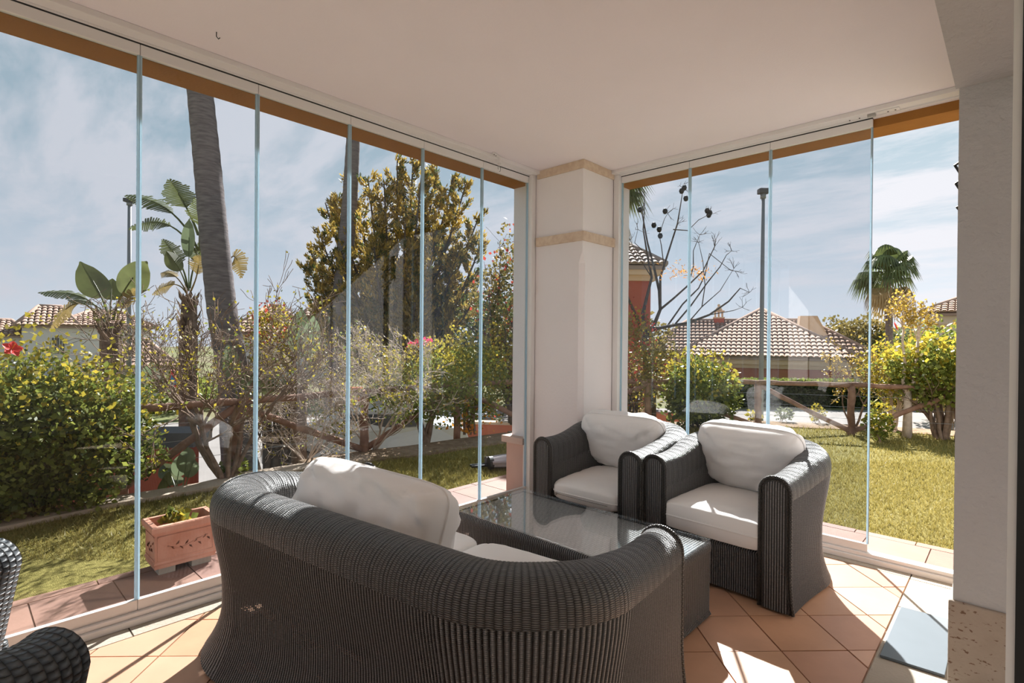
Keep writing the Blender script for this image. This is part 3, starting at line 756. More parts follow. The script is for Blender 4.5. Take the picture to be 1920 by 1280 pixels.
# bare shrub in front of the fence
def bare(name, label, px, row, d, height, seed, nst=5, rad=.028, lvl=5, bm=bark, leaves=(0,), lean=(0,0), spread=.6, z=None, lsize=.03, cat='shrub', nch=(2,3), fan=.55, frac=.34):
    rnd = random.Random(seed); b0 = base_at(px, row, d, z); root = thing(name, label, cat, b0); mb = MB(); tips = []
    for i in range(nst):
        a = 2*pi*i/nst+rnd.uniform(-.4,.4); dr = Vector((cos(a)*fan+lean[0], sin(a)*fan+lean[1], 1))
        grow(mb, b0+Vector((cos(a)*.03, sin(a)*.03, -.01)), dr, height*frac, rad*rnd.uniform(.7,1.1), lvl, rnd, .4, nch, spread, .70, 6, .2, tips)
    obj('branches', mb, bm, root, smooth=True, origin=b0)
    for nm, n, m_ in leaves[1:]:
        lm = MB()
        for _ in range(n):
            t, dd = rnd.choice(tips); p = t+rv(rnd)*.05*rnd.random()-dd*rnd.random()*.12
            leaf_quad(lm, p, rv(rnd)+Vector((0,0,.3)), rv(rnd), lsize*rnd.uniform(.7,1.3), lsize*.4)
        o = obj(nm, lm, m_, root, origin=b0); o['kind'] = 'stuff'
    return root
vl = -_R; 
bare('bare_shrub', 'brown many-stemmed shrub almost bare of leaves in front of the leaning palm trunk', 425, 0, 5.0, 2.35, 21, 8, .026, 6, bark, (0, ('leaf_tufts', 900, LV['yellow']), ('green_leaves', 350, LV['green'])), (vl.x*.30, vl.y*.30), .75, fan=.6)
bare('twiggy_shrub', 'pale twiggy shrub with hardly any leaves left of the second tall palm trunk', 575, 0, 5.9, 1.35, 22, 8, .011, 6, bark_pale, (0, ('leaf_tufts', 500, LV['yellow'])), (0,0), .95, fan=.9, lsize=.026)
bare('twiggy_shrub', 'pale twiggy shrub with yellow leaves behind the big sofa cushion', 700, 0, 6.4, 1.95, 23, 8, .013, 6, bark_pale, (0, ('leaf_tufts', 1500, LV['yellow']), ('green_leaves', 500, LV['green'])), (0,0), .9, fan=.9, lsize=.034)
s1 = base_at(795, 0, 6.9)
shrub('garden_shrub', 'green shrub on a forked dark trunk at the lawn edge, left of the corner', s1, (s1.x, s1.y, .62), (.75,.55,.45),
  [('foliage', 2600, .05, LV['green'], 0, 1), ('young_leaves', 1000, .05, LV['yellow'], .22, 1)], 31, stems=5, stem_r=.035, bm=bark)
s2 = base_at(880, 0, 7.6)
shrub('garden_shrub', 'yellow green shrub with orange tinged leaves just left of the white pillar', s2, (s2.x, s2.y, .70), (.75,.55,.55),
  [('foliage', 2400, .055, LV['green'], 0, 1), ('young_leaves', 1500, .05, LV['yellow'], .22, 1), ('orange_leaves', 160, .07, LV['orange'], -.45, .7)], 32, stems=6, stem_r=.03, bm=bark)
s3 = base_at(960, 0, 8.6)
shrub('bottlebrush_tree', 'tall dark shrub dotted with red and orange flower spikes beside the pillar', s3, (s3.x+.1, s3.y+.1, 1.55), (.70,.6,1.35),
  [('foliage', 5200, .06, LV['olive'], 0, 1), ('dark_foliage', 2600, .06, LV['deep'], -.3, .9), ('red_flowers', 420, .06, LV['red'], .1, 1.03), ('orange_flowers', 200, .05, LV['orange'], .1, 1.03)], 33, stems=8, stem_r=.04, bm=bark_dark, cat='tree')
s4 = base_at(512, 0, 7.4, GZ)
shrub('flowering_shrub', 'shrub with yellow leaves and dull pink flowers in front of the tiled villa roof', s4, (s4.x, s4.y, 1.25), (.32,.4,.50),
  [('foliage', 1300, .05, LV['yellow'], 0, 1), ('pink_flowers', 330, .05, LV['red'], .05, 1.02), ('green_leaves', 500, .05, LV['olive'], -.1, 1)], 34, stems=6, stem_r=.03, bm=bark)
bg_ = thing('bougainvillea_cluster', 'bright pink bougainvillea blooms above the twiggy shrubs, left of the pillar', 'flower', pz(788, 642, 6.9))
rnd = random.Random(4)
for k in range(9):
    q = Vector(bg_.location)+Vector((rnd.gauss(0,.09), rnd.gauss(0,.09), rnd.gauss(0,.045))); mb = MB()
    for _ in range(7): leaf_quad(mb, q-bg_.location, rv(rnd), rv(rnd), .065, .028)
    obj('bloom', mb, LV['pink'], bg_)
obj('stem', MB().tube([(0,0,-.02),(.03,0,-.3),(.0,0,-.7)], .006, 5), bark, bg_)
# right side planting
s5 = base_at(1185, 0, 8.4)
shrub('mixed_shrub', 'reddish brown and yellow leaved shrub close to the right side of the pillar', s5, (s5.x, s5.y, .85), (.42,.5,.85),
  [('foliage', 2600, .055, LV['olive'], 0, 1), ('red_leaves', 350, .05, LV['red'], .2, 1), ('young_leaves', 700, .05, LV['yellow'], .1, 1)], 35, stems=7, stem_r=.022, bm=bark_dark)
s6 = base_at(1312, 0, 8.2)
shrub('glossy_shrub', 'rounded glossy green shrub with yellow tips left of the fence post', s6, (s6.x, s6.y, .50), (.66,.55,.50),
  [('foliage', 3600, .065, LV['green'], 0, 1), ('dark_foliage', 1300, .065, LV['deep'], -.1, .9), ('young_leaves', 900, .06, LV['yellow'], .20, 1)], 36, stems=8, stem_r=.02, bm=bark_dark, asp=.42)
bare('twiggy_tree', 'thin grey twiggy tree with sparse yellow leaves behind the second fence post', 1600, 0, 8.4, 1.6, 24, 4, .02, 5, bark, (0, ('leaf_tufts', 1200, LV['gold'])), (0,0), .8, fan=.5, lsize=.035, cat='tree')
bare('young_tree', 'slim pale trunked young tree with sparse yellow leaves in the open gap', 1702, 0, 7.55, 1.5, 25, 1, .045, 1, bark_pale, (0,), (0,0), .3, fan=0, cat='tree')
rnd = random.Random(9); yt = [o for o in bpy.data.objects if o.name == 'young_tree'][0]
for c in list(yt.children): bpy.data.objects.remove(c)
mb = MB(); b0 = yt.location.copy(); tips = []
mb.tube([b0, at(1702,770,7.55), at(1702,735,7.55)], [.062,.05,.045], 8)
l_ = [at(1702,735,7.55), at(1715,715,7.5), at(1719,680,7.5), at(1721,640,7.5)]; mb.tube(l_, [.036,.028,.022,.018], 6)
l2 = [at(1700,737,7.55), at(1693,715,7.6), at(1697,680,7.6), at(1692,640,7.6), at(1694,620,7.6)]; mb.tube(l2, [.034,.024,.02,.016,.014], 6)
for q in (l_[-1], l2[-1]):
    for _ in range(5): grow(mb, q, Vector((rnd.uniform(-.6,.6), rnd.uniform(-.6,.6), 1)), .22, .010, 3, rnd, .3, (2,3), .6, .75, 4, .2, tips)
obj('trunk', mb, bark_pale, yt, smooth=True, origin=b0)
lm = MB()
for _ in range(650):
    t, dd = rnd.choice(tips); leaf_quad(lm, t+rv(rnd)*.05-dd*rnd.random()*.15, rv(rnd), rv(rnd), .045, .017)
o = obj('foliage', lm, LV['gold'], yt, origin=b0); o['kind'] = 'stuff'
s7 = base_at(1765, 0, 7.5)
shrub('large_shrub', 'broad green shrub on thick crooked brown stems at the right of the open gap', s7, (s7.x, s7.y, .82), (.52,.6,.40),
  [('foliage', 3200, .07, LV['green'], 0, 1), ('young_leaves', 700, .07, LV['yellow'], .22, 1)], 37, stems=11, stem_r=.04, bm=bark, asp=.42)
s8 = base_at(1672, 0, 8.2)
shrub('yellow_shrub', 'airy yellow leaved shrub behind the slim young tree', s8, (s8.x, s8.y, .85), (.62,.5,.50),
  [('foliage', 1700, .05, LV['yellow'], 0, 1), ('green_leaves', 900, .05, LV['green'], -.1, 1)], 38, stems=8, stem_r=.02, bm=bark_pale, shell=.7)
s9 = base_at(1648, 0, 7.2)
shrub('small_bush', 'small green and yellow bush on the lawn edge beside the open gap post', s9, (s9.x, s9.y, .18), (.17,.17,.20),
  [('foliage', 420, .055, LV['green'], 0, 1), ('young_leaves', 160, .055, LV['yellow'], .12, 1)], 39, stems=5, stem_r=.012, twigs=False)
for i, (px_, row, h, lab) in enumerate([(1415,792,.20,'low yellow green tuft at the foot of the first fence post'),(1470,790,.22,'small wispy grey plant on the far lawn edge between the posts'),(1532,792,.28,'small upright yellow plant left of the second fence post'),(440,0,.16,'bright green low plant behind the sofa back at the kerb')]):
    bb = base_at(px_, row) if row else base_at(440, 893)
    shrub('edge_plant', lab, bb, (bb.x,bb.y,LZ+h*.55), (.13,.13,h*.5), [('foliage', 170, .05, [LV['yellow'],LV['grey'],LV['yellow'],LV['green']][i], 0, 1)], 50+i, stems=4, stem_r=.005, twigs=False, cat='plant')
# second far flower
f2 = flower('red_flower', 'small red bloom high above the yellow shrub in the open gap', 'flower', pz(1678, 612, 8.0), .07, LV['coral']); f2.rotation_euler = (radians(70),0,0)
# bare tree with round seed pods, drawn branch by branch
pt = thing('seed_pod_tree', 'bare tree with dark round seed pods right of the pillar', 'tree', base_at(1222, 0, 8.9)); b0 = pt.location.copy()
mb = MB(); D = 8.9
def br(pts, r0, r1, dd=0):
    P_ = [at(x, y, D+dd*i/len(pts)) for i, (x, y) in enumerate(pts)]; n_ = len(P_)
    mb.tube(P_, [r0+(r1-r0)*i/(n_-1) for i in range(n_)], 6)
mb.tube([b0, at(1222,740,D), at(1214,690,D), at(1210,630,D)], [.085,.075,.07,.062], 8)
br([(1210,632),(1196,600),(1178,560),(1170,530)], .035, .012, -.6)
br([(1212,632),(1205,590),(1212,560),(1222,520),(1214,480),(1206,430),(1209,380)], .036, .006, .5)
br([(1214,632),(1228,605),(1238,580),(1236,545),(1226,500),(1214,455),(1204,400),(1209,372)], .04, .006, .3)
br([(1238,580),(1238,520),(1254,470),(1270,420),(1276,385),(1281,352)], .022, .005, .4)
br([(1238,580),(1262,560),(1290,535),(1318,508),(1340,462),(1342,450)], .02, .004, -.5)
br([(1290,535),(1300,500),(1300,470),(1312,440)], .012, .004, .3)
br([(1262,430),(1290,432),(1310,412),(1330,402)], .010, .004, -.3)
br([(1214,620),(1250,612),(1290,605),(1330,590),(1366,565),(1388,540),(1405,548)], .03, .004, -.8)
br([(1252,610),(1280,570),(1310,540),(1322,515),(1330,475),(1368,505),(1378,508)], .016, .004, .5)
br([(1262,612),(1296,572),(1326,530),(1350,500),(1362,478),(1372,470)], .016, .004, .4)
br([(1290,605),(1316,575),(1322,535),(1318,490),(1310,455)], .012, .004, .4)
br([(1316,575),(1350,545),(1376,503)], .009, .003, -.3)
br([(1330,590),(1375,582),(1392,576)], .009, .003, .3)
br([(1205,470),(1190,455),(1196,430)], .008, .003)
br([(1222,520),(1190,470),(1182,450)], .009, .003)
br([(1245,500),(1240,460),(1236,440),(1246,410),(1252,400)], .009, .003)
rnd = random.Random(12)
tw = [(1209,372),(1281,352),(1342,450),(1312,440),(1330,402),(1405,548),(1378,508),(1372,470),(1310,455),(1376,503),(1392,576),(1252,400),(1196,430),(1182,450),(1270,420),(1340,462)]
for x, y in tw:
    for _ in range(4): grow(mb, at(x, y, D), rv(rnd)+Vector((0,0,.6)), .12, .005, 1, rnd, .4, (2,2), .6, .7, 3)
obj('branches', mb, bark_dark, pt, smooth=True, origin=b0)
for x, y in [(1283,352),(1278,358),(1247,396),(1226,422),(1236,430),(1238,442),(1326,395),(1331,399),(1329,403),(1286,372),(1200,393)]:
    pd = MB().lathe([(.0,-.05),(.03,-.038),(.045,0),(.03,.038),(.0,.05)], (0,0,0), 8)
    o = obj('seed_pod', pd, blackm, pt, smooth=True); o.location = at(x, y, D)-b0
lm = MB()
for _ in range(160):
    p = at(rnd.gauss(1288,30), rnd.gauss(510,8), D+rnd.uniform(-.3,.3)); leaf_quad(lm, p, rv(rnd), rv(rnd), .08, .008)
o = obj('dry_leaves', lm, LV['orange'], pt, origin=b0); o['kind'] = 'stuff'
# ---- palms
def trunk(mb, pts, r0, r1, rings=60):
    P_ = []; n_ = len(pts)-1; R_ = []
    for i in range(rings+1):
        t = i/rings*n_; k = min(int(t), n_-1); f = t-k; p = Vector(pts[k]).lerp(Vector(pts[k+1]), f)
        P_.append(p); R_.append((r0+(r1-r0)*i/rings)*(1+.035*(i % 2)))
    return mb.tube(P_, R_, 14)
def fan_palm(root, c, R_, nl, rnd, droop=.5, skirt=12, prefix=''):
    """fan leaves: each one a part; c relative to root"""
    for k in range(nl+skirt):
        dry = k >= nl
        a = rnd.uniform(0, 2*pi); el = rnd.uniform(-.45, 1.2) if not dry else rnd.uniform(-1.35, -.7)
        d = Vector((cos(a)*cos(el), sin(a)*cos(el), sin(el))); L_ = R_*.5*rnd.uniform(.8,1.1)
        mb = MB(); hub = c+d*L_-Vector((0,0,droop*.1*L_)); mb.tube([c, c+d*L_*.5+Vector((0,0,.03*R_)), hub], [.02*R_,.015*R_,.012*R_], 4)
        s_ = d.cross(Vector((0,0,1))); s_ = s_.normalized() if s_.length > .05 else Vector((1,0,0)); up = s_.cross(d)
        for j in range(17):
            b = -1.35+2.7*j/16; dd = (d*cos(b)+s_*sin(b)).normalized(); l2 = R_*.52*(1-.18*abs(b))
            m1 = hub+dd*l2*.6+up*.03*R_; m2 = hub+dd*l2-Vector((0,0,(droop+rnd.uniform(0,.25))*l2*.6)); w_ = .026*R_; t_ = dd.cross(up).normalized()*w_
            mb.add([hub, m1+t_, m1-t_, m2], [(0,1,2),(1,3,2)])
        obj('dead_frond' if dry else 'frond', mb, LV['palm_dry'] if dry else LV['palm'], root)
def palm(name, label, pts, r0, r1, R_, nl, seed, skirt=12, droop=.5):
    b0 = Vector(pts[0]); root = thing(name, label, 'palm tree', b0); rnd = random.Random(seed)
    obj('trunk', trunk(MB(), [Vector(p)-b0 for p in pts], r0, r1), palmbark, root, smooth=True)
    fan_palm(root, Vector(pts[-1])-b0, R_, nl, rnd, droop, skirt); return root
p0 = at(452, 700, 8); p0.z = GZ
palm('tall_palm', 'tall leaning grey palm trunk behind the second glass pane', [p0, at(437,700,8), at(416,580,8), at(402,450,8), at(388,300,8), at(375,170,8), at(362,-60,8), at(355,-220,8)], .22, .155, 2.0, 16, 61)
p0 = at(625, 700, 13); p0.z = GZ
palm('tall_palm', 'slimmer tall palm trunk partly hidden by the mullion beside the conifer', [p0, at(633,640,13), at(645,500,13), at(656,380,13), at(662,266,13), at(664,100,13), at(664,-40,13)], .24, .12, 2.2, 16, 62)
p0 = at(1112, 700, 12); p0.z = GZ
palm('hanging_palm', 'palm crown hanging into view at the top right of the pillar', [p0, at(1116,500,12), at(1122,360,12)], .2, .17, 1.25, 26, 63, 16, .9)
p0 = at(1140, 700, 10); p0.z = GZ
palm('small_palm', 'low drooping palm against the red house right of the pillar', [p0, at(1142,600,10), at(1146,545,10)], .1, .08, .55, 14, 64, 4, .8)
p0 = at(1668, 700, 30); p0.z = GZ
palm('fan_palm', 'distant fan palm standing against the sky in the open gap', [p0, at(1667,600,30), at(1663,512,30)], .20, .15, 2.15, 34, 65, 9, 1.1)
# ---- broad leaved strelitzias: every leaf a part
def paddle(root, base, mid, tip, wd, m_, rnd, torn=0, blade=.55, roll=0, name='leaf'):
    base, mid, tip = Vector(base), Vector(mid), Vector(tip); b0 = root.location
    def q(t): return base*(1-t)**2+mid*2*t*(1-t)+tip*t*t
    mb = MB(); pet = [q(i/8*(1-blade*.5)) for i in range(9)]
    mb.tube([p-b0 for p in pet], [wd*.10*(1-.6*i/8) for i in range(9)], 5)
    nseg = 18; 
    view = (base-Vector((0,0,EYE))).normalized()
    rows = []
    for i in range(nseg+1):
        t = 1-blade+blade*i/nseg; p = q(t); tg = (q(min(1,t+.02))-q(t-.02)).normalized()
        s_ = tg.cross(view).normalized(); s_ = (Matrix.Rotation(roll, 3, tg) @ s_)
        n_ = s_.cross(tg); f = i/nseg; w_ = wd*1.0*(sin(pi*min(1,(f**.85*.92+.06)))**.75)*(1 if f < .85 else 1-.6*(f-.85)/.15)
        rows.append((p, s_, n_, w_, tg))
    for sd_ in (1, -1):
        i = 0
        while i < nseg:
            run = nseg if not torn else rnd.choice([1,1,2]); run = min(run, nseg-i)
            gap = .0 if not torn else torn
            for k in range(run):
                a, b = rows[i+k], rows[i+k+1]
                la = 1 if k > 0 or not torn else 1; 
                dr = a[4]*wd*.5*(.4 if torn else 0)
                ln_ = rnd.uniform(.72,1.08) if torn else 1; gp = rnd.uniform(.15, torn) if torn and torn > .15 else 0
                oa = a[0]+a[1]*sd_*a[3]*ln_+a[2]*a[3]*.25+dr; ob_ = b[0]+b[1]*sd_*b[3]*ln_+b[2]*b[3]*.25+dr
                va, vb = oa, oa.lerp(ob_, 1-gp)
                mb.add([a[0]-b0, b[0]-b0, vb-b0, va-b0], [(0,1,2,3) if sd_ > 0 else (3,2,1,0)])
            i += run
    return obj(name, mb, m_, root)
def strel(name, label, b, trunk_pts, d, leaves, seed, r=.12, cat='tree', wd=.13):
    rnd = random.Random(seed); b0 = Vector(b); root = thing(name, label, cat, b0)
    if trunk_pts:
        mb = MB(); P_ = [b0]+[at(x, y, d) for x, y in trunk_pts]; mb.tube([p-b0 for p in P_], [r*.9]+[r]*(len(P_)-2)+[r*.8], 12)
        for k in range(40):
            z = rnd.random(); a = rnd.uniform(0,2*pi); p = P_[-2].lerp(P_[-1], z)-b0; q = Vector((cos(a),sin(a),0)); leaf_quad(mb, p+q*r*.9, Vector((q.x*.4,q.y*.4,.9)), q, r*1.4, r*.25)
        obj('trunk', mb, mat('fibrous_trunk', (.10,.07,.055), .95, .05, col2=(.28,.20,.15), vscale=10, bump=1, bscale=40), root, smooth=False)
    for (bx,by),(mx_,my),(tx,ty),w_,mm,torn,roll in leaves:
        dz = rnd.uniform(-.35,.35)
        paddle(root, at(bx,by,d), at(mx_,my,d+dz*.5), at(tx,ty,d+dz), w_, LV[mm], rnd, torn, .55, roll)
    return root
p0 = at(208, 700, 8.5); p0.z = GZ
strel('bird_of_paradise_tree', 'small broad leaved tree with paddle leaves above the hedge at the left', p0, [(209,690),(208,640),(206,606)], 8.5, [
 ((203,600),(200,560),(150,490),.22,'paddle',0,.3), ((206,600),(208,555),(211,522),.17,'paddle',0,0), ((212,600),(222,545),(276,490),.24,'paddle',0,-.4),
 ((196,605),(180,540),(73,548),.16,'paddle',.25,1.0), ((193,612),(150,520),(93,620),.17,'paddle_dry',.45,.9), ((218,605),(225,580),(256,540),.12,'paddle_dry',.3,.4), ((200,602),(190,560),(128,562),.12,'paddle',.5,1.1)], 71, .15)
p0 = at(352, 700, 8.8); p0.z = GZ
strel('bird_of_paradise_tree', 'tall torn leaved bird of paradise plant left of the leaning palm trunk', p0, [(353,640),(355,560)], 8.8, [
 ((372,440),(350,380),(318,338),.26,'paddle',.3,.2), ((372,470),(330,372),(236,366),.22,'paddle',.5,.9), ((372,480),(320,388),(243,428),.20,'paddle',.6,.9),
 ((354,545),(354,470),(355,410),.11,'paddle_pale',0,.5), ((352,540),(345,485),(306,450),.18,'paddle',.2,.4), ((356,540),(362,480),(388,455),.17,'paddle',.2,-.4),
 ((352,545),(340,500),(312,470),.15,'paddle',0,.6), ((350,548),(330,505),(302,512),.14,'paddle_dry',.3,.8), ((350,550),(330,515),(286,552),.13,'paddle_dry',.5,.8),
 ((358,545),(375,510),(372,480),.15,'paddle_dry',.3,0), ((375,470),(372,420),(384,372),.22,'paddle',.4,.2), ((420,520),(440,440),(452,520),.16,'paddle_dry',.5,.3)], 72, .14)
p0 = at(565, 700, 6.3); p0.z = GZ
strel('bird_of_paradise_clump', 'broad grey green paddle leaves with a dry orange leaf among pale twigs', p0, [(560,760),(556,720)], 6.3, [
 ((556,740),(562,660),(566,578),.14,'paddle_pale',0,.3), ((558,740),(580,660),(588,592),.11,'paddle_pale',0,-.2), ((552,742),(520,690),(488,660),.17,'paddle_pale',0,.6),
 ((552,745),(530,690),(500,648),.13,'paddle_dry',.5,.5), ((560,745),(600,690),(592,640),.13,'paddle_dry',.2,.3), ((550,750),(520,720),(486,705),.15,'paddle',0,.5), ((556,745),(545,690),(530,660),.10,'paddle_dry',.5,.9)], 73, .09, 'plant')
for k, (x0, x1, lab) in enumerate([(506,500,'leftmost of four leaning grey plant trunks behind the sofa'),(518,522,'second from left of four leaning grey plant trunks behind the sofa'),(532,538,'third from left of four leaning grey plant trunks behind the sofa'),(545,560,'rightmost of four leaning grey plant trunks behind the sofa')]):
    q0 = at(x0, 900, 7.2); mb = MB(); P_ = [at(x0,900,7.2), at((x0+x1)/2,850,7.2), at(x1,790,7.2), at(x1+4,740,7.2)]
    P_[0].z = GZ; tk = thing('yucca_trunk', lab, 'tree trunk', P_[0])
    obj('stem', trunk(MB(), [p-P_[0] for p in P_], .075, .055, 24), bark_dark, tk, smooth=True)
    rnd = random.Random(80+k)
    for j in range(7):
        a = rnd.uniform(0,2*pi); m2 = MB(); leaf_quad(m2, P_[-1]-P_[0], Vector((cos(a),sin(a),1.1)), Vector((0,0,1)), .32, .03); obj('leaf', m2, LV['grey'], tk)
p0 = base_at(338, 915); 
strel('broad_leaf_plant', 'low plant with big upright dark green paddle leaves behind the terracotta planter', (p0.x,p0.y,LZ), None, 4.9, [
 ((330,925),(325,890),(304,868),.085,'paddle',0,.2), ((332,925),(330,890),(345,850),.075,'paddle_pale',0,-.2), ((340,925),(350,880),(352,838),.075,'paddle_pale',0,.3),
 ((328,928),(315,905),(306,895),.085,'paddle',0,.5), ((345,925),(352,890),(366,862),.06,'paddle_pale',0,0), ((335,925),(330,905),(322,888),.08,'paddle',0,.2)], 74, cat='plant')
p0 = base_at(280, 0, 6.2, GZ)
strel('broad_leaf_plant', 'pale green pointed paddle leaf beside the left mullion', p0, None, 6.2, [((262,760),(270,710),(288,680),.07,'paddle_pale',0,.2), ((258,760),(262,730),(266,700),.05,'paddle',0,.4)], 75, cat='plant')
p0 = base_at(445, 0, 7.0, GZ)
strel('broad_leaf_plant', 'upright pale paddle leaves behind the bare shrub below the palm trunk', p0, None, 7.0, [((448,780),(440,700),(427,645),.11,'paddle_pale',0,.2), ((450,780),(462,720),(470,690),.10,'paddle',0,.4), ((452,800),(478,740),(482,700),.10,'paddle_pale',0,.2)], 76, cat='plant')
# ---- big golden conifer
cf = thing('conifer', 'large bushy golden green conifer behind the left glass wall', 'tree', (0,0,0)); b0 = at(745, 700, 13); b0.z = GZ; cf.location = b0
rnd = random.Random(91); tk = MB(); core = MB(); gold = MB(); dark = MB()
rt = _R; fw = Vector((_F.x,_F.y,0)).normalized()
leaders = [(745,300,0),(775,296,.4),(820,308,.2),(690,335,-.3),(625,365,.1),(875,340,-.2),(900,400,.3),(720,340,-.5),(600,440,0),(583,470,.4),(905,450,-.2),(850,330,.5),(660,330,.4),(790,330,-.7),(640,470,-.6),(860,470,-.6),(585,560,0),(600,620,.3),(760,420,-1.0),(700,450,-1.0),(820,430,-1.0),(575,500,.2),(660,600,-.7),(890,560,0),(780,560,-1),(840,600,-.5),(720,600,-.9),(610,380,.6)]
for (lx, ly, dd) in leaders:
    tip = at(lx, ly, 13+dd); st = b0+Vector((0,0,1.0+rnd.random()*1.2)); mid = st.lerp(tip, .5)+rt*(.12*(lx-745)/100)-Vector((0,0,.25))
    P_ = [st*(1-t)**2+mid*2*t*(1-t)+tip*t*t for t in [i/8 for i in range(9)]]
    tk.tube(P_, [.06*(1-i/9)+.008 for i in range(9)], 5)
    L_ = (tip-st).length; nb = int(11+L_*8)
    for k in range(nb):
        t = .12+.88*(k/nb)**.8; p = st*(1-t)**2+mid*2*t*(1-t)+tip*t*t
        a = rnd.uniform(0,2*pi); od = Vector((cos(a),sin(a),0)); bl = (.16+.80*(1-t)**.8)*rnd.uniform(.45,1.2)
        m1 = p+od*bl*.6+Vector((0,0,.10*bl)); e = p+od*bl*.95+Vector((0,0,.75*bl)); d = (e-m1).normalized()
        P3 = [p*(1-q)**2+m1*2*q*(1-q)+e*q*q for q in [i/4 for i in range(5)]]
        tk.tube(P3, [.014,.012,.009,.006,.003], 3, cap=False)
        nt_ = int(4+bl*13)
        for j in range(nt_):
            q = (j+1)/nt_; q = .15+.85*q; c3 = p*(1-q)**2+m1*2*q*(1-q)+e*q*q; d3 = (m1-p)*(1-q)+(e-m1)*q; d3 = d3.normalized()
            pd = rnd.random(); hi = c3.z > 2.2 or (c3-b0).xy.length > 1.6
            tgt = gold if pd < (.6 if hi else .25) else (dark if pd > .8 else core)  # gold share raised high and outside, colouring in the sunlit crown
            for _ in range(8):
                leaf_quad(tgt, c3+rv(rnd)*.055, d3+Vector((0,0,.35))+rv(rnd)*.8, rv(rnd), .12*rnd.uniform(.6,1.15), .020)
tk.tube([b0, b0+Vector((.05,0,1.5)), b0+Vector((0,.1,3.0))], [.20,.16,.08], 8)
obj('trunk', tk, bark_dark, cf, smooth=True, origin=b0)
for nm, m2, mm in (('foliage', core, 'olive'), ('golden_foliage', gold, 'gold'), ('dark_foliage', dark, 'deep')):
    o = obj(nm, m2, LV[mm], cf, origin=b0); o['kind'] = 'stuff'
# ---- log fence
FP = [(230,4.55),(445,5.15),(683,6.25),(857,7.3),(1010,7.95),(1215,8.15),(1422,8.15),(1597,7.75),(1800,7.3),(2060,6.6)]
fence = thing('log_fence', 'rustic log fence with diagonal braces around the garden', 'fence', (0,0,0))
def log(a, b, r, name):
    mb = MB(); n_ = 8; a, b = Vector(a), Vector(b); rr = random.Random(int(a.x*1000)); P_ = [a.lerp(b, i/n_)+rv(rr)*r*.18 for i in range(n_+1)]
    return obj(name, mb.tube(P_, [r*rr.uniform(.9,1.08) for _ in P_], 10), logm, fence, smooth=True)
posts = []
for x, d in FP:
    p = at(x, 700, d); p.z = LZ-.02; posts.append(p); log(p, p+Vector((0,0,.72)), .050, 'post')
for i in range(len(posts)-1):
    a, b = posts[i]+Vector((0,0,.74)), posts[i+1]+Vector((0,0,.74)); log(a, b, .036, 'rail')
    lo, hi = (posts[i], posts[i+1]) if i in (0, 2, 4, 7) else (posts[i+1], posts[i])
    log(lo+Vector((0,0,.06)), hi+Vector((0,0,.70)), .036, 'brace')
    for z in (.25,.42,.58): obj('wire', MB().tube([posts[i]+Vector((0,0,z)), posts[i+1]+Vector((0,0,z))], .0025, 3), mat('fence_wire',(.35,.36,.36),.4,.5,metal=.6) if i == 0 and z == .25 else MATS['fence_wire'], fence)
# ---- buildings
roofm = mat('roof_tile', (.34,.22,.17), .95, .05, col2=(.46,.33,.27), vscale=2.5, island=.7)
roofd = mat('roof_tile_weathered', (.24,.19,.17), .85, .15, col2=(.40,.31,.27), vscale=2.5, island=.7)
redwall = mat('red_wall', (.40,.11,.075), .9, .1, var=.06, vscale=2, bump=.2, bscale=30)
creamw = mat('cream_cornice', (.66,.48,.33), .9, .1, var=.03)
whitew = mat('white_villa_wall', (.74,.70,.70), .9, .1, var=.02, vscale=1)
pinkw = mat('cream_villa_wall', (.76,.66,.58), .9, .1, var=.02, vscale=1)
darkglass = mat('dark_window', (.05,.07,.09), .15, .6)
roofbed = mat('roof_bed',(.34,.24,.20),.9,.1)
def tile_mesh(w_, l_, m_):
    mb = MB(); n_ = 5
    for e, (z, sc) in enumerate(((0,1.0),(.35*w_,.82))):
        for k in range(n_+1):
            a = pi*k/n_; mb.v.append((cos(a)*w_*.5*sc, (0 if e == 0 else l_), sin(a)*w_*.42*sc+(w_*.10 if e == 0 else 0)))
    for k in range(n_): mb.f.append((k, k+1, n_+2+k, n_+1+k))
    mb.f.append(tuple(range(n_+1)))
    me = bpy.data.meshes.new('roof_tile'); me.from_pydata(mb.v, [], mb.f); me.materials.append(m_); me.polygons.foreach_set('use_smooth', [True]*len(me.polygons)); return me
def slope(roof, A, B, C, D, tw, tl, m_, indiv=False, lim=300):
    """tiles on a roof slope: eave A->B, upper edge D->C (all relative to the thing)"""
    A, B, C, D = map(Vector, (A,B,C,D)); e = (B-A).normalized(); nrm = e.cross((D+C)/2-(A+B)/2).normalized()
    if nrm.z < 0: nrm = -nrm
    up = nrm.cross(e); up = up if up.z > 0 else -up
    Wd = (B-A).length; n_ = int(Wd/tw); me = tile_mesh(tw*1.12, tl*1.12, m_); big = MB()
    H_ = max((D-A).dot(up), .01); xD, xC = (D-A).dot(e), (C-A).dot(e)
    rot = Matrix((e, up, nrm)).transposed(); count = 0
    for i in range(n_):
        x = (i+.5)*Wd/n_; hm = H_
        if x < xD: hm = H_*x/xD
        if x > xC: hm = min(hm, H_*(Wd-x)/(Wd-xC))
        for j in range(int(hm/tl+.5)):
            p = A+e*x+up*(j*tl-.04)+nrm*.03
            if indiv and count < lim:
                o = bpy.data.objects.new('roof_tile', me); COL.objects.link(o); o.parent = roof; o.matrix_local = Matrix.Translation(p) @ rot.to_4x4(); count += 1
            else: big.add([p+rot @ v.co for v in me.vertices], [tuple(f.vertices) for f in me.polygons])
    if big.v: o = obj('roof_tiles', big, m_, roof, smooth=True); o['kind'] = 'stuff'
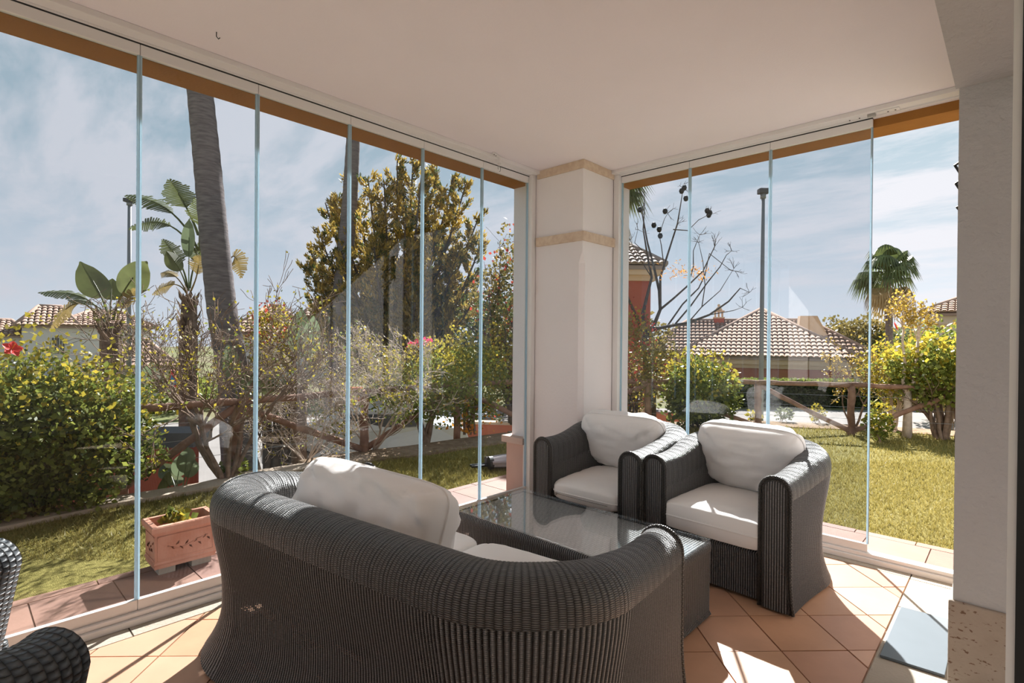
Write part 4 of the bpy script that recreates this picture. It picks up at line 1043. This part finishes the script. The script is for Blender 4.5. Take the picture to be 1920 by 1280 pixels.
def hip(root, x0, x1, y0, y1, z, h, ridge, tw, tl, m_=None, indiv=False, sides='flr', oh=.35):
    m_ = m_ or roofm
    x0 -= oh; x1 += oh; y0 -= oh; y1 += oh; cy = (y0+y1)/2; cx = (x0+x1)/2
    a, b = (cx-ridge/2, cy, z+h), (cx+ridge/2, cy, z+h)
    P_ = [(x0,y0,z),(x1,y0,z),(x1,y1,z),(x0,y1,z),a,b]
    r = obj('roof', MB().add(P_+[(p[0],p[1],z-.12) for p in P_[:4]], [(0,1,5,4),(1,2,5),(2,3,4,5),(3,0,4),(0,6,7,1),(1,7,8,2),(2,8,9,3),(3,9,6,0),(6,9,8,7)]), roofd if m_ is roofd else roofbed, root)
    if 'f' in sides: slope(r, P_[0], P_[1], b, a, tw, tl, m_, indiv)
    if 'r' in sides: slope(r, P_[1], P_[2], b, b, tw, tl, m_)
    if 'l' in sides: slope(r, P_[3], P_[0], a, a, tw, tl, m_)
    for q0, q1 in ((P_[0],a),(P_[1],b),(a,b)):
        if (Vector(q1)-Vector(q0)).length > .2: obj('ridge_cap', MB().tube([Vector(q0)+Vector((0,0,.05)), Vector(q1)+Vector((0,0,.05))], tw*.55, 8), m_, r, smooth=True)
    return r
def house(name, label, px, d, rz=0, cat='building'):
    p = at(px, 640, d); p.z = GZ; return thing(name, label, cat, p, YAW-pi/2+rz)
k_ = 27/FOC
h1 = house('red_house', 'low red house with a hipped clay tile roof across the road', 1430, 27, -.42)
obj('wall', MB().box(-3.85,3.85,0,9.6,0,1.42), redwall, h1)
obj('cornice', MB().box(-3.97,3.97,-.13,9.7,1.42,1.62).box(-4.12,4.12,-.27,9.8,1.62,1.95), creamw, h1)
hip(h1, -3.85, 3.85, 0, 9.6, 1.97, 2.62, .1, .245, .40, roofm, True)
sw = obj('window', MB().box(.6,3.4,-.06,.02,.35,.80), mat('shutter_white', (.70,.68,.66), .7, .2), h1); obj('awning', MB().add([(.3,-.08,.95),(3.6,-.08,.95),(3.9,-.8,.55),(.0,-.8,.55)], [(0,1,2,3),(3,2,1,0)]), creamw, h1)
h2 = house('red_house_wing', 'long low tiled roof wing behind the hipped roof, with a small chimney', 1330, 37.5, -.30)
obj('wall', MB().box(-3.6,4,0,4,0,2.0), redwall, h2); hip(h2, -4.2, 9.6, 0, 6, 2.0, 2.25, 8.2, .28, .42, roofm, False, 'f')
ch_ = obj('chimney', MB().box(.45,1.15,2.6,3.3,3.2,4.45), redwall, h2); obj('chimney_top', MB().box(.4,1.2,2.55,3.35,4.45,4.55).box(.5,.6,2.65,3.25,4.55,4.95).box(.75,.85,2.65,3.25,4.55,4.95).box(1.0,1.1,2.65,3.25,4.55,4.95).box(.42,1.18,2.57,3.33,4.95,5.03), creamw, ch_)
obj('chimney_finial', MB().lathe([(.28,0),(.2,.2),(.06,.3),(.1,.38),(.1,.46),(.0,.52)], (.8,2.95,5.03), 10), creamw, ch_, smooth=True)
cw = obj('stair_gable', MB().add([(5.7,1.2,2),(8.2,1.2,2),(7.0,1.2,4.55),(5.95,1.2,4.55),(5.7,2.0,2),(8.2,2.0,2),(7.0,2.0,4.55),(5.95,2.0,4.55)], [(0,1,2,3),(7,6,5,4),(0,4,5,1),(1,5,6,2),(2,6,7,3),(3,7,4,0)]), creamw, h2)
h3 = house('red_tower_house', 'tall red house with cream cornice and weathered tile roof right of the pillar', 1110, 16)
w1 = (1219-1110)/FOC*16
obj('wall', MB().box(-1.4,w1,0,5,0,4.56), redwall, h3); obj('cornice', MB().box(-1.4,w1+.12,-.12,5,4.56,4.72).box(-1.4,w1+.26,-.26,5.1,4.72,4.97), creamw, h3)
hip(h3, -1.3, w1+.05, 0, 4.5, 4.99, 1.30, 1.3, .20, .30, roofd, False, 'fr', .30)
obj('chimney', MB().box(.25,.75,1.6,2.2,5.4,6.05), redwall, h3)
h4 = house('white_villa', 'white villa with terracotta hipped roofs beyond the hedge', 90, 36, .66)
k4 = 36/FOC*.76
obj('wall', MB().box((42-90)*k4, (300-90)*k4, 0, 6, 0, (622-617)*0+3.35), whitew, h4)
obj('low_wing', MB().box((-80-90)*k4, (48-90)*k4, .8, 6, 0, 2.7), whitew, h4)
hip(h4, (42-90)*k4, (140-90)*k4, 0, 4, 3.38, 1.35, 1.2, .28, .4, roofm, False, 'flr', .3)
hip(h4, (105-90)*k4, (300-90)*k4, -.02, 5, 3.40, 1.15, 1.6, .28, .4, roofm, False, 'fl', .3)
hip(h4, (-80-90)*k4, (48-90)*k4, .8, 5, 2.72, 1.0, 1.6, .28, .4, roofm, False, 'fr', .3)
wd = obj('window', MB().box((96-90)*k4,(122-90)*k4,-.06,.02,1.55,2.60), darkglass, h4)
for k in range(6): obj('bar', MB().box((97+k*5-90)*k4-.015,(97+k*5-90)*k4+.015,-.12,-.09,1.5,2.65), MATS['white_aluminium'], wd)
h5 = house('white_villa', 'pale villa with tiled roofs behind the palm trunk and the conifer', 530, 34, .36); k5 = 34/FOC*.93
obj('wall', MB().box((440-530)*k5,(575-530)*k5,0,6,0,3.0), whitew, h5); obj('tower_wall', MB().box((572-530)*k5,(640-530)*k5,-.6,6,0,4.05), whitew, h5)
hip(h5, (436-530)*k5, (580-530)*k5, 0, 6, 3.0, 1.85, .6, .28, .4, roofm, False, 'fl', .3); hip(h5, (572-530)*k5, (640-530)*k5, -.6, 4, 4.05, 1.1, .6, .28, .4, roofm, False, 'fl', .3)
h6 = house('tiled_annex', 'small building with a tiled roof between the hedge and the left mullion', 240, 24, .55); k6 = 24/FOC
obj('wall', MB().box(-.9,1.6,0,3,0,1.35), whitew, h6); hip(h6, -.9,1.6,0,3,1.37,1.15,.5,.24,.34, roofm, False, 'fl', .3)
h7 = house('cream_villa', 'cream villa with a shallow tiled roof at the right of the open gap', 1800, 24, -.70); k7 = 24/FOC*.77
obj('wall', MB().box((1748-1800)*k7, 4, 0, 5, 0, 4.1), pinkw, h7); obj('string_course', MB().box((1746-1800)*k7, 4, -.05, 5, 3.55, 3.65), creamw, h7); hip(h7, (1748-1800)*k7, 5.5, 0, 5, 4.12, 1.0, 3.6, .24, .34, roofm, False, 'fl', .45)
# walls, hedge, street furniture
nw = thing('neighbour_wall', 'brick red garden wall with a dark sloping coping behind the hedge', 'wall', tuple(base_at(240,0,6.6,GZ)), YAW-pi/2+.12)
obj('wall', MB().box(-3.2,.72,0,.25,0,1.42), redwall, nw); obj('coping', MB().box(-3.3,.80,-.08,.45,1.42,1.60), mat('slate_coping',(.08,.08,.09),.7,.3), nw)
g1 = thing('garden_wall', 'orange red low wall seen under the shrubs left of the pillar', 'wall', tuple(base_at(905,0,12.6,GZ)), YAW-pi/2-.12)
obj('wall', MB().box(-.9,1.6,0,.2,0,.78), mat('orange_wall',(.60,.20,.12),.9,.1,var=.05), g1); obj('coping', MB().box(-.95,1.65,-.04,.24,.78,.84), creamw, g1)
g2 = thing('garden_wall', 'orange red low wall with pale cap behind the corner armchair', 'wall', tuple(base_at(1175,0,10.8,GZ)), YAW-pi/2)
obj('wall', MB().box(-.6,1.55,0,.2,0,1.32), MATS['orange_wall'], g2); obj('coping', MB().box(-.65,.35,-.04,.24,1.32,1.42), creamw, g2)
g3 = thing('gate_wall', 'orange red wall and doorway beyond the street left of the conifer base', 'wall', tuple(base_at(660,0,16,GZ)), YAW-pi/2)
obj('wall', MB().box(-.6,.25,0,.3,0,1.3), MATS['orange_wall'], g3); obj('gate', MB().box(.25,.5,.05,.12,0,1.2), mat('dark_gate',(.03,.06,.06),.5,.4), g3)
hg = thing('clipped_hedge', 'long clipped green hedge beyond the road on the right', 'hedge', tuple(base_at(1560,0,22.5,GZ)), YAW-pi/2); b0 = hg.location.copy()
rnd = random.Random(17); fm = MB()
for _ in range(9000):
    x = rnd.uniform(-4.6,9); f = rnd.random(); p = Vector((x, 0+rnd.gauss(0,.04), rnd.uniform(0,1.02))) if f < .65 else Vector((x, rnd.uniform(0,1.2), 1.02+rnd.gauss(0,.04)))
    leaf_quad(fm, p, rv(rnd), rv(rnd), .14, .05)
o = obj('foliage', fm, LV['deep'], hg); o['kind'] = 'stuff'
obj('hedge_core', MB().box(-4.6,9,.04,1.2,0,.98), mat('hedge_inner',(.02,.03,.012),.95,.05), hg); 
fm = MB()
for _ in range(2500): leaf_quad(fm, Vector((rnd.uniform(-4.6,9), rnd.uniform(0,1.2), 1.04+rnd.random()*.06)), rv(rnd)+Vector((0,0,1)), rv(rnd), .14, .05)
o = obj('lit_top_leaves', fm, LV['green'], hg); o['kind'] = 'stuff'  # lighter leaf colour on top paints in the sunlit upper face
hg2 = shrub('street_hedge', 'green hedge mass beyond the street at the left of the bare shrub', base_at(300,0,20,GZ), (*base_at(300,0,20,GZ).xy, GZ+.5), (3.2,1.5,.7), [('foliage', 2200, .2, LV['green'], 0, 1)], 44, stems=3)
def tree_mass(px, d, w_, h, seed, label, m_='olive', n=3500, sz=.28, zc=None):
    b = base_at(px, 0, d, GZ); rnd = random.Random(seed); root = thing('distant_tree', label, 'tree', b)
    mb = MB(); grow(mb, b, Vector((0,0,1)), h*.5, .16, 3, rnd, .3, (3,4), .8, .6, 6, .1); obj('trunk', mb, bark_dark, root, smooth=True, origin=b)
    o = obj('foliage', foliage(n, (b.x,b.y,GZ+h*.62), (w_,w_,h*.42), sz, rnd, .5, .5, seed=seed), LV[m_], root, origin=b); o['kind'] = 'stuff'
tree_mass(1610, 42, 2.9, 4.6, 101, 'rounded dark tree on the skyline behind the right end of the hipped roof')
tree_mass(1560, 46, 2.2, 3.9, 102, 'low dark tree on the skyline just right of the stair gable')
tree_mass(1700, 40, 3.4, 3.9, 103, 'dark tree mass on the skyline behind the slim young tree', 'grey')
tree_mass(1760, 19, 1.6, 3.3, 104, 'green tree in front of the cream villa wall', 'green', 2500, .18)
tree_mass(900, 24, 3.2, 4.6, 105, 'dark tree behind the conifer close to the pillar', 'deep')
tree_mass(700, 26, 3.0, 4.2, 106, 'dark tree seen low behind the conifer trunk', 'deep')
tree_mass(1200, 22, 1.3, 3.6, 107, 'shaded tree beside the corner of the red tower house', 'olive', 2200, .2)
bare('skyline_tree', 'thin yellow leaved tree rising in front of the cream villa roof', 1788, 0, 11, 3.6, 26, 3, .03, 5, bark, (0, ('leaf_tufts', 700, LV['gold'])), (0,0), .6, z=GZ, lsize=.06, cat='tree', fan=.25)
lampm = mat('lamp_post_grey', (.22,.23,.25), .5, .4)
def lamp(px, row, d, r, label):
    p = at(px, row, d); h = p.z-GZ; p.z = GZ; t_ = thing('street_lamp', label, 'street lamp', p, YAW-pi/2)
    obj('pole', MB().tube([(0,0,0),(0,0,h*.5),(0,0,h-.12)], [r*1.2,r,r*.8], 10), lampm, t_, smooth=True)
    obj('neck', MB().tube([(0,0,h-.14),(0,0,h-.02)], r*1.3, 10), lampm, t_, smooth=True)
    obj('lamp_head', MB().prism([(-r*2.3,-r*1.7),(r*2.0,-r*1.7),(r*2.6,0),(r*2.0,r*1.7),(-r*2.3,r*1.7)], h-.02, h+.12), mat('lamp_head_dark',(.07,.07,.08),.5,.4) if 'lamp_head_dark' not in MATS else MATS['lamp_head_dark'], t_, bevel=.02)
lamp(1431, 362, 14, .055, 'dark street lamp on a tall grey pole in the right glass wall')
lamp(243, 378, 20, .075, 'slim grey street lamp behind the left mullion')
# car parked in the lower street
car = thing('parked_car', 'white car parked in the lower street, half hidden by shrubs', 'car', tuple(base_at(700,0,11.3,GZ+.02)), YAW-pi/2+.18)
prof_ = [(-2.0,.35),(-2.02,.62),(-1.9,.82),(-1.25,.92),(-.62,1.33),(.55,1.38),(1.25,1.02),(1.9,.92),(2.02,.6),(1.98,.35)]
mb = MB(); n_ = len(prof_)
for y, s_ in ((-.82,.0),(-.74,.06),(.74,.06),(.82,.0)):
    mb.v += [(x*(1-s_*.3), y*(1-(.14 if z > 1.0 else 0)), z+s_*.3*(z > .9)) for x, z in prof_]
for j in range(3):
    for i in range(n_): mb.f.append((j*n_+i, j*n_+(i+1)%n_, (j+1)*n_+(i+1)%n_, (j+1)*n_+i))
mb.f += [tuple(range(n_))[::-1], tuple(range(3*n_,4*n_))]
obj('body', mb, mat('car_paint_white',(.72,.72,.74),.2,.6), car, bevel=.03)
obj('windscreen', MB().add([(-1.22,-.60,.965),(-1.22,.60,.965),(-.66,.56,1.345),(-.66,-.56,1.345)], [(3,2,1,0)]).box(-1.2,-.7,-.6,.6,.9,.93), darkglass, car)
obj('side_glass', MB().box(-.6,.9,-.735,-.72,1.0,1.26), darkglass, car)
for x in (-1.3,1.25):
    for y in (-.80,.66):
        w_ = MB().tube([(x,y,.31),(x,y+.14,.31)], .31, 20); wh = obj('wheel', w_, blackm, car); obj('hub_cap', MB().tube([(x,y-.01,.31),(x,y+.15,.31)], .18, 14), lampm, wh)
# inflatable slide in the distance
sl = thing('play_slide', 'yellow play slide with a red and blue pennant across the street', 'slide', tuple(base_at(360,0,19,GZ)), YAW-pi/2)
yel = mat('slide_yellow',(.80,.55,.03),.5,.3)
obj('chute', MB().tube([(-.5,0,1.55),(0,0,1.35),(.25,-.4,.8),(.45,-1,.35)], [.16,.2,.2,.18], 10), yel, sl, smooth=True)
obj('frame', MB().tube([(-.5,0,0),(-.5,0,1.6)], .05, 6).tube([(.1,0,0),(.1,0,1.3)], .05, 6), yel, sl)
obj('roof_flag', MB().add([(-.9,0,.95),(-.35,0,1.0),(-.75,0,1.6),(-.9,.3,.95),(-.35,.3,1.0),(-.75,.3,1.6)], [(0,1,2),(5,4,3),(0,3,4,1),(1,4,5,2),(2,5,3,0)]), mat('flag_red',(.6,.06,.06),.6,.3), sl)
obj('flag_centre', MB().add([(-.80,-.02,1.05),(-.48,-.02,1.07),(-.72,-.02,1.42),(-.8,.1,1.05)], [(0,1,2),(0,3,2),(0,1,3)]), mat('flag_blue',(.05,.25,.5),.6,.3), sl)
# terracotta planter
pl = thing('terracotta_planter', 'rectangular terracotta planter with moulded leaf relief on the outer paving', 'planter', (.925,3.465,.0), 0)
tcm = mat('terracotta_pot', (.52,.23,.15), .85, .15, col2=(.66,.36,.26), vscale=7, bump=.3, bscale=60)
mb = MB(); pr_ = [(.0,.035),(.0,.05),(.006,.062),(.0,.07),(.0,.215),(.008,.225),(.016,.235),(.018,.262),(.012,.268)]
bx, by = .150, .098
lev = [(o, z) for o, z in pr_]+[(-.012,.268),(-.014,.20)]
for o, z in lev: mb.v += [(-bx-o,-by-o,z),(bx+o,-by-o,z),(bx+o,by+o,z),(-bx-o,by+o,z)]
for i in range(len(lev)-1):
    for k in range(4): mb.f.append((i*4+k, i*4+(k+1)%4, (i+1)*4+(k+1)%4, (i+1)*4+k))
mb.f.append((3,2,1,0)); obj('box', mb, tcm, pl)
obj('soil', MB().box(-bx+.012,bx-.012,-by+.012,by-.012,.17,.205), mat('potting_soil',(.06,.035,.025),.95,.05,var=.3,vscale=30,bump=1), pl)
for a, b, c_, d_ in ((-bx+.012,bx-.012,-by-.004,-by),):
    obj('panel_border', MB().box(a,b,c_,d_,.205,.210).box(a,b,c_,d_,.078,.083).box(a,a+.005,c_,d_,.078,.21).box(b-.005,b,c_,d_,.078,.21), tcm, pl, bevel=.001)
obj('panel_border', MB().box(-bx-.004,-bx,-by+.012,by-.012,.205,.21).box(-bx-.004,-bx,-by+.012,by-.012,.078,.083), tcm, pl, bevel=.001)
def relief(cx_, fx, sgn, n=9, ln=.20):
    mb = MB(); pts = []
    for i in range(13):
        t = -1+i/6; pts.append(fx(cx_+t*ln/2, .135+.028*t*t*(1 if t > 0 else .6)+.012*sin(3*t)))
    mb.tube(pts, .0035, 5)
    for i in range(n):
        t = -.9+1.8*i/(n-1); u0, z0 = cx_+t*ln/2, .135+.028*t*t*(1 if t > 0 else .6)
        dz = .026 if i % 2 else -.024; P_ = [fx(u0+dx*.02+.006*(1 if dz > 0 else .5), z0+dz*q) for dx, q in ((0,.1),(.25,.55),(.9,1.0),(.75,.35))]
        P2 = [Vector(p) for p in P_]; mb.add(P2+[sum(P2, Vector())/4+Vector(sgn)*.006], [(0,1,4),(1,2,4),(2,3,4),(3,0,4),(1,0,4),(2,1,4),(3,2,4),(0,3,4)])
    return mb
obj('leaf_relief', relief(.01, lambda u, z: (u, -by-.001, z), (0,-1,0)), tcm, pl, smooth=True)
obj('leaf_relief', relief(0, lambda u, z: (-bx-.001, -u, z), (-1,0,0), 6, .11), tcm, pl, smooth=True)
obj('foot', MB().box(-bx+.02,-bx+.10,-by+.008,by-.008,.0,.036), mat('cement_foot',(.36,.31,.26),.9,.1), pl); obj('foot', MB().box(bx-.12,bx-.02,-by+.008,by-.008,.0,.036), MATS['cement_foot'], pl)
pp = shrub('potted_plant', 'small yellow green leafy plant growing in the terracotta planter', (.90,3.46,.205), (.905,3.46,.255), (.075,.06,.045), [('foliage', 46, .045, LV['yellow'], 0, 1), ('green_leaves', 26, .045, LV['green'], 0, 1)], 90, stems=5, stem_r=.003, twigs=False, cat='plant', asp=.45)
# folded parasol with its grey cover lying on the lawn
fc = thing('folded_parasol', 'folded grey fabric parasol lying on the lawn beside the outer plinth', 'parasol', tuple(onz(968, 876, LZ+.02)), 0)
greyf = mat('grey_canvas', (.30,.27,.28), .9, .1, var=.1, vscale=6, bump=.3)
ax = (_R*.93+Vector((_F.x,_F.y,0))*.35).normalized(); sd2 = Vector((-ax.y, ax.x, 0))
for (o1, r_, L_, nm) in ((0,.085,.62,'canopy'),(.15,.07,.6,'cover')):
    mb = MB(); rnd = random.Random(int(r_*1000)); ns, nk = 18, 20; vv = []
    for i in range(ns+1):
        t = i/ns; c_ = ax*(-.28+L_*t)+sd2*o1+Vector((0,0,r_*.85))
        rr = r_*(.72+.35*t+.08*sin(7*t))
        vv.append([c_+sd2*cos(2*pi*k/nk)*rr*1.15*(1+.16*sin(5*2*pi*k/nk+2*t))+Vector((0,0,1))*max(-r_*.85+.004, sin(2*pi*k/nk)*rr*.8*(1+.12*sin(4*2*pi*k/nk+3*t))) for k in range(nk+1)])
    mb.grid(vv); obj(nm, mb, greyf, fc, smooth=True)
c_ = ax*(-.30)+Vector((0,0,.07)); obj('end_cap', MB().tube([c_, c_+ax*.04], .066, 16), blackm, fc); 
c_ = ax*(-.46)+sd2*.10+Vector((0,0,.03)); mb = MB(); 
for s_ in (-1,1): mb.tube([c_+sd2*.03*s_, c_+ax*.34+sd2*.03*s_], .014, 6)
obj('pole_frame', mb, blackm, fc)
# wrought iron wall lantern edge on the outer face of the pier
ln = thing('wall_lantern', 'black iron bracket showing at the outer edge of the pier', 'lantern', (X+.02, .220, 0))
obj('bracket', MB().box(.0,.03,-.03,-.0,2.03,2.31).tube([(.01,-.01,2.30),(.01,.035,2.27),(.01,.01,2.22)], .008, 6).tube([(.01,-.01,2.20),(.01,.03,2.17),(.01,.005,2.12)], .008, 6).tube([(.01,-.01,2.06),(.01,.025,2.04),(.01,.0,2.0)], .007, 6), blackm, ln)
